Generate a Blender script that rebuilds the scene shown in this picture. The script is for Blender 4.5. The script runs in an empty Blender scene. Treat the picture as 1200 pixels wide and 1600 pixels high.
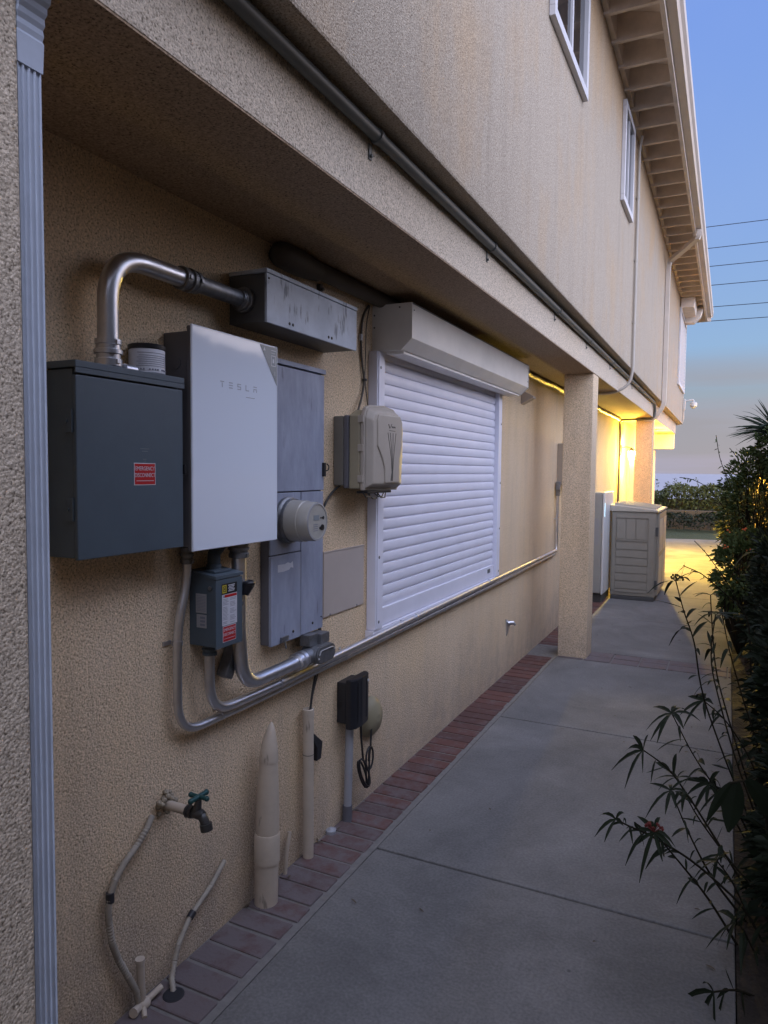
import bpy, bmesh, math, random
from mathutils import Vector, Matrix
R = math.radians
S = bpy.context.scene
COL = S.collection
random.seed(7)

# ------------------------------------------------------------------ camera
cam = bpy.data.cameras.new("camera"); camo = bpy.data.objects.new("camera", cam); COL.objects.link(camo)
S.camera = camo
Xc = (0.90006893, 0.03443742, -0.43438462)      # world X, Y, Z seen in camera axes (right, down, forward)
Yc = (0.43563624, -0.04858397, 0.89881069)
Zc = (0.00984859, -0.99822526, -0.05873111)
M = Matrix(((Xc[0], -Xc[1], -Xc[2]), (Yc[0], -Yc[1], -Yc[2]), (Zc[0], -Zc[1], -Zc[2]))).to_4x4()
camo.matrix_world = Matrix.Translation((1.63, 0, 1.69)) @ M
cam.sensor_fit = 'HORIZONTAL'; cam.sensor_width = 36; cam.lens = 33.3
cam.clip_start = 0.02; cam.clip_end = 40000
S.render.resolution_x = 768; S.render.resolution_y = 1024

# ------------------------------------------------------------------ sky
EXPO = 0.68
W = bpy.data.worlds.new("World"); S.world = W; W.use_nodes = True
nt = W.node_tree; nt.nodes.clear()
def N(t, **k):
    n = nt.nodes.new(t)
    for a, b in k.items(): setattr(n, a, b)
    return n
def L(a, b): nt.links.new(a, b)
SUN_EL, SUN_AZ = R(4), R(20)
sky = N('ShaderNodeTexSky', sky_type='NISHITA'); sky.sun_disc = False
sky.sun_elevation = SUN_EL; sky.sun_rotation = SUN_AZ; sky.air_density = 1.0; sky.dust_density = 0.6; sky.ozone_density = 2.0
tc = N('ShaderNodeTexCoord'); sep = N('ShaderNodeSeparateXYZ'); L(tc.outputs['Generated'], sep.inputs[0])
# dusk gradient by elevation, layered over the physical sky
ramp = N('ShaderNodeValToRGB'); L(sep.outputs['Z'], ramp.inputs[0])
cr = ramp.color_ramp; cr.elements[0].position = 0.0; cr.elements[0].color = (0.30, 0.31, 0.44, 1)
cr.elements[1].position = 1.0; cr.elements[1].color = (0.23, 0.32, 0.62, 1)
for p, c in ((0.03, (0.33, 0.31, 0.40, 1)), (0.10, (0.245, 0.30, 0.37, 1)), (0.16, (0.22, 0.35, 0.54, 1)), (0.30, (0.19, 0.31, 0.60, 1)), (0.5, (0.145, 0.26, 0.62, 1)), (0.75, (0.21, 0.29, 0.60, 1))):
    e = cr.elements.new(p); e.color = c
mapn = N('ShaderNodeMapping'); mapn.inputs['Scale'].default_value = (1.0, 1.0, 14.0); L(tc.outputs['Generated'], mapn.inputs[0])
nz = N('ShaderNodeTexNoise'); nz.inputs['Scale'].default_value = 1.6; nz.inputs['Detail'].default_value = 5; L(mapn.outputs[0], nz.inputs[0])
cl = N('ShaderNodeMapRange'); cl.inputs[1].default_value = 0.42; cl.inputs[2].default_value = 0.62; L(nz.outputs[0], cl.inputs[0])
low = N('ShaderNodeMapRange'); low.inputs[1].default_value = 0.16; low.inputs[2].default_value = 0.10; L(sep.outputs['Z'], low.inputs[0])
mul = N('ShaderNodeMath', operation='MULTIPLY'); L(cl.outputs[0], mul.inputs[0]); L(low.outputs[0], mul.inputs[1])
mx = N('ShaderNodeMix', data_type='RGBA'); L(mul.outputs[0], mx.inputs[0]); L(ramp.outputs[0], mx.inputs[6]); mx.inputs[7].default_value = (0.265, 0.265, 0.305, 1)
nz2 = N('ShaderNodeTexNoise'); nz2.inputs['Scale'].default_value = 2.2; nz2.inputs['Detail'].default_value = 4; L(tc.outputs['Generated'], nz2.inputs[0])
c2 = N('ShaderNodeMapRange'); c2.inputs[1].default_value = 0.42; c2.inputs[2].default_value = 0.75; c2.inputs[4].default_value = 0.20; L(nz2.outputs[0], c2.inputs[0])
mx2 = N('ShaderNodeMix', data_type='RGBA'); L(c2.outputs[0], mx2.inputs[0]); L(mx.outputs[2], mx2.inputs[6]); mx2.inputs[7].default_value = (0.38, 0.44, 0.62, 1)
bg1 = N('ShaderNodeBackground'); L(sky.outputs[0], bg1.inputs[0]); bg1.inputs[1].default_value = 0.003
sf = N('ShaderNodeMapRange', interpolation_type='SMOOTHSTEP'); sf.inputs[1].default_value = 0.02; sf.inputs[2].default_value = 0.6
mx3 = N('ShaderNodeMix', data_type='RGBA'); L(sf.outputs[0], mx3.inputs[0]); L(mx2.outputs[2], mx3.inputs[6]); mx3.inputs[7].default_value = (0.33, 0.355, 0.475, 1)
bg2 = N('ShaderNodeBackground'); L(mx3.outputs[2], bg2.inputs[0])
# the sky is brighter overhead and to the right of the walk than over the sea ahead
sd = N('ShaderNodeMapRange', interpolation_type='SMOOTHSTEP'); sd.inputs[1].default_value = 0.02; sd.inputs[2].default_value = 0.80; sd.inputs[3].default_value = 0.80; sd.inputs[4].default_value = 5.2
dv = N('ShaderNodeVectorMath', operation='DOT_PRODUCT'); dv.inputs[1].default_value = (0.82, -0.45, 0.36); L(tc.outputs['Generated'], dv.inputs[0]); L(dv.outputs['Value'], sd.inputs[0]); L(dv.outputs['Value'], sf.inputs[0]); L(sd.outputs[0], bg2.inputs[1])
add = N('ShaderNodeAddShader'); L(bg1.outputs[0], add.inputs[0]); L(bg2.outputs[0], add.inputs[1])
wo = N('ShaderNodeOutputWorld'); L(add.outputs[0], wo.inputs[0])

# the last soft glow of the set sun, low over the sea
sl = bpy.data.lights.new("sun", 'SUN'); sl.energy = 0.25; sl.angle = R(30); sl.color = (1.0, 0.72, 0.52)
so = bpy.data.objects.new("sun", sl); COL.objects.link(so)
d = Vector((math.sin(SUN_AZ + R(12)) * math.cos(R(9)), math.cos(SUN_AZ + R(12)) * math.cos(R(9)), math.sin(R(9))))
so.rotation_euler = d.to_track_quat('Z', 'Y').to_euler()

S.view_settings.view_transform = 'Standard'; S.view_settings.look = 'None'
S.view_settings.exposure = EXPO; S.view_settings.gamma = 1

# ------------------------------------------------------------------ materials
MT = {}
def mat(name, col, rough=0.6, metal=0.0, bump=None, var=0.0, vscale=6.0, streak=0.0, emit=None, spec=None, coat=0.0, noise_rough=0.0, col2=None, bdist=0.002, detail=4):
    m = bpy.data.materials.new(name); m.use_nodes = True; t = m.node_tree; b = t.nodes['Principled BSDF']
    b.inputs['Base Color'].default_value = (*col, 1); b.inputs['Roughness'].default_value = rough; b.inputs['Metallic'].default_value = metal
    if spec is not None: b.inputs['Specular IOR Level'].default_value = spec
    if coat: b.inputs['Coat Weight'].default_value = coat; b.inputs['Coat Roughness'].default_value = 0.08
    c = t.nodes.new('ShaderNodeTexCoord').outputs['Object']
    if var or streak:
        mp = t.nodes.new('ShaderNodeMapping'); t.links.new(c, mp.inputs[0])
        if streak: mp.inputs['Scale'].default_value = (1, 1, streak)
        n = t.nodes.new('ShaderNodeTexNoise'); n.inputs['Scale'].default_value = vscale; n.inputs['Detail'].default_value = 6; n.inputs['Roughness'].default_value = 0.65
        t.links.new(mp.outputs[0], n.inputs[0])
        r = t.nodes.new('ShaderNodeMapRange'); r.inputs[1].default_value = 0.3; r.inputs[2].default_value = 0.7
        t.links.new(n.outputs[0], r.inputs[0])
        x = t.nodes.new('ShaderNodeMix'); x.data_type = 'RGBA'; t.links.new(r.outputs[0], x.inputs[0])
        k = col2 or tuple(v * (1 - var) for v in col)
        x.inputs[6].default_value = (*k, 1); x.inputs[7].default_value = (*col, 1); t.links.new(x.outputs[2], b.inputs['Base Color'])
        if noise_rough:
            q = t.nodes.new('ShaderNodeMapRange'); q.inputs[1].default_value = 0.3; q.inputs[2].default_value = 0.7
            q.inputs[3].default_value = rough + noise_rough; q.inputs[4].default_value = rough
            t.links.new(n.outputs[0], q.inputs[0]); t.links.new(q.outputs[0], b.inputs['Roughness'])
    if bump:
        n = t.nodes.new('ShaderNodeTexNoise'); n.inputs['Scale'].default_value = bump[0]; n.inputs['Detail'].default_value = detail
        t.links.new(c, n.inputs[0]); u = t.nodes.new('ShaderNodeBump'); u.inputs['Strength'].default_value = bump[1]; u.inputs['Distance'].default_value = bdist
        t.links.new(n.outputs[0], u.inputs['Height']); t.links.new(u.outputs[0], b.inputs['Normal'])
    if emit:
        b.inputs['Emission Color'].default_value = (*emit[0], 1); b.inputs['Emission Strength'].default_value = emit[1]
    MT[name] = m; return m

def stucco(name, fresh, faded, amount, streaky=True, zr=None, fine=175.0):
    """sand-finish stucco: dash grains and pits (bump + pit colour), large weather patches, vertical rain streaks"""
    m = bpy.data.materials.new(name); m.use_nodes = True; t = m.node_tree; b = t.nodes['Principled BSDF']; K = t.links.new
    b.inputs['Roughness'].default_value = 0.93; b.inputs['Specular IOR Level'].default_value = 0.2
    c = t.nodes.new('ShaderNodeTexCoord').outputs['Object']
    def noise(s, det=5, sc=None, rough=0.6):
        n = t.nodes.new('ShaderNodeTexNoise'); n.inputs['Scale'].default_value = s; n.inputs['Detail'].default_value = det; n.inputs['Roughness'].default_value = rough
        if sc:
            p = t.nodes.new('ShaderNodeMapping'); p.inputs['Scale'].default_value = sc; K(c, p.inputs[0]); K(p.outputs[0], n.inputs[0])
        else: K(c, n.inputs[0])
        return n.outputs[0]
    def rng(v, a, bb, lo=0.0, hi=1.0):
        r = t.nodes.new('ShaderNodeMapRange'); r.inputs[1].default_value = a; r.inputs[2].default_value = bb; r.inputs[3].default_value = lo; r.inputs[4].default_value = hi
        K(v, r.inputs[0]); return r.outputs[0]
    def math_(op, a, bb):
        q = t.nodes.new('ShaderNodeMath'); q.operation = op
        for i, v in enumerate((a, bb)):
            if isinstance(v, (int, float)): q.inputs[i].default_value = v
            else: K(v, q.inputs[i])
        return q.outputs[0]
    def mix(f, a, bb):
        x = t.nodes.new('ShaderNodeMix'); x.data_type = 'RGBA'
        if isinstance(f, (int, float)): x.inputs[0].default_value = f
        else: K(f, x.inputs[0])
        for i, v in ((6, a), (7, bb)):
            if isinstance(v, tuple): x.inputs[i].default_value = (*v, 1)
            else: K(v, x.inputs[i])
        return x.outputs[2]
    big = rng(noise(1.3, 4), 0.3, 0.7)
    f = math_('MULTIPLY', big, 0.5)
    if streaky:
        st = rng(noise(3.2, 7, (1, 1, 0.22), 0.7), 0.30, 0.70)
        f = math_('ADD', f, math_('MULTIPLY', st, 0.5))
    else: f = math_('ADD', f, 0.25)
    if zr:                                  # sheltered band under the eave keeps its first colour
        sp = t.nodes.new('ShaderNodeSeparateXYZ'); K(c, sp.inputs[0])
        zz = math_('ADD', sp.outputs[2], math_('MULTIPLY', math_('SUBTRACT', noise(1.6, 7, (1, 1, 0.25), 0.7), 0.5), zr[2]))
        f = math_('MULTIPLY', math_('ADD', f, 0.25), rng(zz, zr[0], zr[1], 1.0, 0.0))
    f = math_('MULTIPLY', f, amount)
    colr = mix(f, fresh, faded)
    if streaky:
        dk = rng(noise(9.0, 6, (1, 1, 0.10), 0.7), 0.48, 0.75, 0.0, 0.32)
        colr = mix(dk, colr, tuple(v * 0.55 for v in faded))
    if streaky and not zr:
        sp = t.nodes.new('ShaderNodeSeparateXYZ'); K(c, sp.inputs[0])
        zz = math_('ADD', sp.outputs[2], math_('MULTIPLY', math_('SUBTRACT', noise(2.6, 6, (1, 1, 0.5), 0.7), 0.5), 1.1))
        colr = mix(math_('MULTIPLY', rng(zz, 0.55, 0.05, 0.0, 0.55), rng(noise(9, 6, None, 0.7), 0.3, 0.6, 0.4, 1.0)), colr, (0.26, 0.235, 0.225))
        colr = mix(rng(noise(5.5, 7, (1, 1, 0.7), 0.75), 0.60, 0.74, 0.0, 0.35), colr, (0.34, 0.27, 0.21))
    gr = noise(fine, 3, None, 0.7)
    vor = t.nodes.new('ShaderNodeTexVoronoi'); vor.feature = 'F1'; vor.inputs['Scale'].default_value = fine * 0.95; K(c, vor.inputs[0])
    pit = math_('MULTIPLY', rng(gr, 0.38, 0.48, 1.0, 0.0), rng(vor.outputs[0], 0.28, 0.62, 0.0, 0.85))
    pit = math_('ADD', pit, rng(gr, 0.30, 0.38, 0.5, 0.0))
    colr = mix(pit, colr, tuple(v * 0.30 for v in fresh))
    sx = t.nodes.new('ShaderNodeMix'); sx.data_type = 'RGBA'; sx.blend_type = 'MULTIPLY'; sx.inputs[0].default_value = 1.0
    K(colr, sx.inputs[6]); K(rng(noise(112.0, 4, None, 0.75), 0.36, 0.64, 0.72, 1.20), sx.inputs[7]); colr = sx.outputs[2]
    spk = rng(gr, 0.55, 0.66, 0.0, 0.55)
    colr = mix(spk, colr, tuple(min(1, v * 1.35) for v in faded))
    K(colr, b.inputs['Base Color'])
    h = math_('ADD', math_('MULTIPLY', gr, 0.55), math_('MULTIPLY', vor.outputs[0], -0.85))
    h = math_('ADD', h, math_('MULTIPLY', noise(14, 3), 0.8))
    u = t.nodes.new('ShaderNodeBump'); u.inputs['Strength'].default_value = 0.40; u.inputs['Distance'].default_value = 0.006
    K(h, u.inputs['Height']); K(u.outputs[0], b.inputs['Normal'])
    MT[name] = m; return m

stucco('stucco_recess', (0.78, 0.58, 0.35), (0.75, 0.61, 0.46), 0.9, True, None, 165.0)
stucco('stucco_beam', (0.63, 0.51, 0.37), (0.63, 0.55, 0.45), 1.0, False)
stucco('stucco_upper', (0.50, 0.34, 0.19), (0.43, 0.365, 0.285), 1.3, True, (4.35, 5.15, 1.9))
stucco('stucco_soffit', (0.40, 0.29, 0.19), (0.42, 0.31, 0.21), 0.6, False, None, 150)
mat('eave_wood', (0.80, 0.68, 0.56), 0.7, var=0.25, vscale=5)
mat('gutter_paint', (0.62, 0.53, 0.44), 0.45, var=0.15, vscale=4)
mat('roof_tile', (0.16, 0.13, 0.11), 0.8, var=0.4, bump=(30, 0.5))
mat('white_paint', (0.72, 0.72, 0.74), 0.4, var=0.10, vscale=8)
mat('window_vinyl', (0.62, 0.60, 0.60), 0.4, var=0.1)
mat('window_glass', (0.02, 0.022, 0.025), 0.04, spec=0.8)
mat('spout_paint', (0.50, 0.55, 0.64), 0.4, var=0.18, vscale=9, noise_rough=0.2)
mat('shutter_white', (0.80, 0.80, 0.90), 0.33, var=0.09, vscale=3, noise_rough=0.15)
mat('shutter_case', (0.78, 0.75, 0.70), 0.38, var=0.12, vscale=4, noise_rough=0.15)
mat('galvanized', (0.74, 0.75, 0.79), 0.30, 0.95, var=0.22, vscale=14, noise_rough=0.14)
mat('galv_dull', (0.30, 0.31, 0.33), 0.42, 0.85, var=0.35, vscale=30, noise_rough=0.2)
mat('gray_enamel', (0.082, 0.112, 0.140), 0.42, var=0.16, vscale=5, noise_rough=0.12, bump=(300, 0.05))
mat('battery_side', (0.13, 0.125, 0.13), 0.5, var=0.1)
mat('battery_glass', (0.80, 0.86, 0.96), 0.06, spec=0.6, coat=0.35)
mat('glass_edge', (0.75, 0.78, 0.85), 0.3)
mat('faint_mark', (0.40, 0.43, 0.49), 0.4)
mat('badge_dark', (0.24, 0.27, 0.29), 0.35)
mat('badge_white', (0.6, 0.62, 0.66), 0.5)
mat('meter_gray', (0.34, 0.375, 0.48), 0.5, var=0.25, vscale=12, streak=0.35, noise_rough=0.15, col2=(0.22, 0.245, 0.32))
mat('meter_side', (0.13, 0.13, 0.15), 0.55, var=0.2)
mat('trough_gray', (0.55, 0.61, 0.70), 0.5, var=0.25, vscale=9, noise_rough=0.15)
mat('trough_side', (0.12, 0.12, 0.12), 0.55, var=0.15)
mat('black', (0.012, 0.012, 0.014), 0.45)
mat('black_cable', (0.02, 0.019, 0.02), 0.5)
mat('rubber', (0.018, 0.019, 0.024), 0.42, var=0.3, vscale=20)
mat('seam', (0.02, 0.02, 0.025), 0.8)
mat('sticker_red', (0.50, 0.012, 0.015), 0.4, var=0.12)
mat('sticker_white', (0.62, 0.63, 0.68), 0.5, var=0.12, vscale=20)
mat('sticker_text', (0.20, 0.21, 0.26), 0.6)
mat('sticker_yellow', (0.55, 0.45, 0.05), 0.5)
mat('sticker_gray', (0.33, 0.33, 0.34), 0.5)
mat('beige_plastic', (0.42, 0.37, 0.31), 0.48, var=0.12, vscale=6, noise_rough=0.1)
mat('beige_shade', (0.33, 0.29, 0.20), 0.55, var=0.12)
mat('box_gray', (0.17, 0.16, 0.14), 0.5, var=0.1)
mat('groove', (0.12, 0.11, 0.10), 0.6)
mat('meter_glass', (0.40, 0.38, 0.34), 0.12, spec=0.6, var=0.15, vscale=8)
mat('meter_face', (0.46, 0.45, 0.41), 0.35, coat=0.6, var=0.2, vscale=30)
mat('panel_cream', (0.50, 0.43, 0.38), 0.6, var=0.08)
mat('pvc_cream', (0.55, 0.47, 0.38), 0.5, var=0.2, vscale=7, noise_rough=0.1)
mat('pvc_gray', (0.33, 0.34, 0.37), 0.45, var=0.15)
mat('brass', (0.10, 0.10, 0.10), 0.45, 0.7, var=0.3, vscale=40)
mat('green_handle', (0.01, 0.06, 0.06), 0.4)
mat('foam', (0.42, 0.36, 0.27), 0.95, bump=(60, 1.0), var=0.5, vscale=60, bdist=0.01)
mat('flex_tube', (0.40, 0.36, 0.30), 0.6, var=0.3, vscale=30)
mat('tape', (0.03, 0.03, 0.035), 0.5)
mat('tan_rubber', (0.26, 0.23, 0.15), 0.6)
mat('foil', (0.30, 0.26, 0.20), 0.5, 0.9, bump=(45, 1.0), bdist=0.01)
mat('duct_brown', (0.09, 0.075, 0.06), 0.6, var=0.2)
mat('concrete', (0.215, 0.21, 0.205), 0.85, var=0.22, vscale=2.2, bump=(220, 0.25), bdist=0.001, noise_rough=0.1)
mat('mortar', (0.21, 0.20, 0.19), 0.95, var=0.3, vscale=25, bump=(180, 0.6))
mat('soil', (0.035, 0.026, 0.018), 0.95, var=0.5, vscale=12, bump=(25, 1.0), bdist=0.02)
mat('grass', (0.045, 0.06, 0.02), 0.95, var=0.5, vscale=5, bump=(60, 1.0), bdist=0.03)
mat('sea', (0.34, 0.32, 0.33), 0.7, var=0.2, vscale=0.01, spec=0.4)
mat('block_wall', (0.50, 0.38, 0.22), 0.9, var=0.3, vscale=3, bump=(90, 0.5))
mat('wall_cap', (0.10, 0.08, 0.06), 0.8)
mat('shed_resin', (0.30, 0.275, 0.23), 0.55, var=0.12, vscale=5, bump=(120, 0.15))
mat('shed_lid', (0.52, 0.47, 0.39), 0.55, var=0.12, vscale=5)
mat('shed_dark', (0.07, 0.07, 0.07), 0.6)
mat('storage_white', (0.68, 0.69, 0.70), 0.35, coat=0.2)
mat('storage_side', (0.36, 0.36, 0.34), 0.5, var=0.1)
mat('led', (0.6, 0.9, 1.0), 0.4, emit=((0.55, 0.85, 1.0), 2.2))
mat('bulb', (1, 0.85, 0.5), 0.4, emit=((1.0, 0.72, 0.28), 60.0))
mat('lamp_glass', (1, 0.85, 0.5), 0.4, emit=((1.0, 0.75, 0.30), 9.0))
def frosted():
    m = MT['lamp_glass']; t = m.node_tree; b = t.nodes['Principled BSDF']; o = [n for n in t.nodes if n.type == 'OUTPUT_MATERIAL'][0]
    tr = t.nodes.new('ShaderNodeBsdfTransparent'); tr.inputs[0].default_value = (.9, .9, .85, 1); em = t.nodes.new('ShaderNodeEmission'); em.inputs[0].default_value = (1.0, 0.75, 0.28, 1); em.inputs[1].default_value = 22.0
    ad = t.nodes.new('ShaderNodeAddShader'); t.links.new(tr.outputs[0], ad.inputs[0]); t.links.new(em.outputs[0], ad.inputs[1]); t.links.new(ad.outputs[0], o.inputs[0])
frosted()
mat('door_paint', (0.45, 0.38, 0.28), 0.55, var=0.15)
mat('leaf_dark', (0.013, 0.020, 0.008), 0.65, spec=0.2, var=0.4, vscale=8)
mat('leaf_mid', (0.055, 0.08, 0.022), 0.65, spec=0.2, var=0.4, vscale=8)
mat('leaf_olive', (0.085, 0.095, 0.03), 0.65, spec=0.2, var=0.4, vscale=8)
mat('leaf_blue', (0.035, 0.055, 0.035), 0.65, spec=0.2, var=0.3, vscale=8)
mat('stem', (0.020, 0.017, 0.011), 0.8, spec=0.1)
mat('conduit_paint', (0.115, 0.125, 0.120), 0.5, var=0.2)
mat('flower_orange', (0.55, 0.10, 0.02), 0.6)
mat('flower_red', (0.13, 0.012, 0.008), 0.6)
mat('bark', (0.10, 0.075, 0.05), 0.9)
mat('wire', (0.015, 0.02, 0.03), 0.5)
mat('camera_white', (0.50, 0.48, 0.45), 0.4)

def brick_mat():
    m = mat('brick', (0.30, 0.10, 0.075), 0.85)
    t = m.node_tree; b = t.nodes['Principled BSDF']; K = t.links.new
    at = t.nodes.new('ShaderNodeAttribute'); at.attribute_name = 'tone'
    c = t.nodes.new('ShaderNodeTexCoord').outputs['Object']
    x = t.nodes.new('ShaderNodeMix'); x.data_type = 'RGBA'; K(at.outputs['Fac'], x.inputs[0])
    x.inputs[6].default_value = (0.130, 0.054, 0.043, 1); x.inputs[7].default_value = (0.085, 0.044, 0.040, 1)
    n = t.nodes.new('ShaderNodeTexNoise'); n.inputs['Scale'].default_value = 11; n.inputs['Detail'].default_value = 7; n.inputs['Roughness'].default_value = 0.7; K(c, n.inputs[0])
    sp = t.nodes.new('ShaderNodeSeparateXYZ'); K(c, sp.inputs[0])
    # lime bloom, heavier on the bricks nearest the taps
    fy = t.nodes.new('ShaderNodeMapRange'); fy.inputs[1].default_value = 6.2; fy.inputs[2].default_value = 3.7; fy.inputs[3].default_value = -0.07; fy.inputs[4].default_value = 0.24; K(sp.outputs[1], fy.inputs[0])
    ad = t.nodes.new('ShaderNodeMath'); ad.operation = 'ADD'; K(n.outputs[0], ad.inputs[0]); K(fy.outputs[0], ad.inputs[1])
    r = t.nodes.new('ShaderNodeMapRange'); r.inputs[1].default_value = 0.44; r.inputs[2].default_value = 0.72; r.inputs[4].default_value = 0.9; K(ad.outputs[0], r.inputs[0])
    y = t.nodes.new('ShaderNodeMix'); y.data_type = 'RGBA'; K(r.outputs[0], y.inputs[0]); K(x.outputs[2], y.inputs[6]); y.inputs[7].default_value = (0.145, 0.125, 0.130, 1)
    K(y.outputs[2], b.inputs['Base Color'])
    n2 = t.nodes.new('ShaderNodeTexNoise'); n2.inputs['Scale'].default_value = 90; n2.inputs['Detail'].default_value = 5; K(c, n2.inputs[0])
    u = t.nodes.new('ShaderNodeBump'); u.inputs['Strength'].default_value = 0.6; u.inputs['Distance'].default_value = 0.003; K(n2.outputs[0], u.inputs['Height']); K(u.outputs[0], b.inputs['Normal'])
brick_mat()
def concrete_detail():
    m = MT['concrete']; t = m.node_tree; b = t.nodes['Principled BSDF']; K = t.links.new
    old = b.inputs['Base Color'].links[0].from_socket
    c = t.nodes.new('ShaderNodeTexCoord').outputs['Object']
    n = t.nodes.new('ShaderNodeTexNoise'); n.inputs['Scale'].default_value = 90; n.inputs['Detail'].default_value = 3; K(c, n.inputs[0])
    r = t.nodes.new('ShaderNodeMapRange'); r.inputs[1].default_value = 0.35; r.inputs[2].default_value = 0.7; r.inputs[3].default_value = 0.82; r.inputs[4].default_value = 1.12; K(n.outputs[0], r.inputs[0])
    x = t.nodes.new('ShaderNodeMix'); x.data_type = 'RGBA'; x.blend_type = 'MULTIPLY'; x.inputs[0].default_value = 1; K(old, x.inputs[6]); K(r.outputs[0], x.inputs[7])
    w = t.nodes.new('ShaderNodeTexNoise'); w.inputs['Scale'].default_value = 0.9; w.inputs['Detail'].default_value = 8; w.inputs['Roughness'].default_value = 0.72; w.inputs['Distortion'].default_value = 0.6; K(c, w.inputs[0])
    wr = t.nodes.new('ShaderNodeMapRange'); wr.inputs[1].default_value = 0.38; wr.inputs[2].default_value = 0.66; wr.inputs[3].default_value = 0.72; wr.inputs[4].default_value = 1.12; K(w.outputs[0], wr.inputs[0])
    xw = t.nodes.new('ShaderNodeMix'); xw.data_type = 'RGBA'; xw.blend_type = 'MULTIPLY'; xw.inputs[0].default_value = 1; K(x.outputs[2], xw.inputs[6]); K(wr.outputs[0], xw.inputs[7]); x = xw
    v = t.nodes.new('ShaderNodeTexVoronoi'); v.inputs['Scale'].default_value = 1.7; K(c, v.inputs[0])
    s = t.nodes.new('ShaderNodeMapRange'); s.inputs[1].default_value = 0.022; s.inputs[2].default_value = 0.012; s.inputs[4].default_value = 0.8; K(v.outputs[0], s.inputs[0])
    y = t.nodes.new('ShaderNodeMix'); y.data_type = 'RGBA'; K(s.outputs[0], y.inputs[0]); K(x.outputs[2], y.inputs[6]); y.inputs[7].default_value = (0.03, 0.03, 0.03, 1)
    K(y.outputs[2], b.inputs['Base Color'])
concrete_detail()
def scuffs(name, y0, y1, dark):            # dark drip marks on the trough cover
    m = MT[name]; t = m.node_tree; b = t.nodes['Principled BSDF']; K = t.links.new
    old = b.inputs['Base Color'].links[0].from_socket
    c = t.nodes.new('ShaderNodeTexCoord').outputs['Object']
    p = t.nodes.new('ShaderNodeMapping'); p.inputs['Scale'].default_value = (1, 1, 0.22); K(c, p.inputs[0])
    n = t.nodes.new('ShaderNodeTexNoise'); n.inputs['Scale'].default_value = 55; n.inputs['Detail'].default_value = 5; K(p.outputs[0], n.inputs[0])
    n3 = t.nodes.new('ShaderNodeTexNoise'); n3.inputs['Scale'].default_value = 6; K(c, n3.inputs[0])
    ad = t.nodes.new('ShaderNodeMath'); ad.operation = 'ADD'; K(n.outputs[0], ad.inputs[0]); K(n3.outputs[0], ad.inputs[1])
    r = t.nodes.new('ShaderNodeMapRange'); r.inputs[1].default_value = y0; r.inputs[2].default_value = y1; r.inputs[4].default_value = 0.75; K(ad.outputs[0], r.inputs[0])
    x = t.nodes.new('ShaderNodeMix'); x.data_type = 'RGBA'; K(r.outputs[0], x.inputs[0]); K(old, x.inputs[6]); x.inputs[7].default_value = (*dark, 1)
    K(x.outputs[2], b.inputs['Base Color'])
scuffs('trough_gray', 1.17, 1.28, (0.10, 0.12, 0.15))
scuffs('meter_gray', 1.22, 1.36, (0.15, 0.15, 0.20))
scuffs('pvc_cream', 1.20, 1.30, (0.20, 0.17, 0.14))

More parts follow.
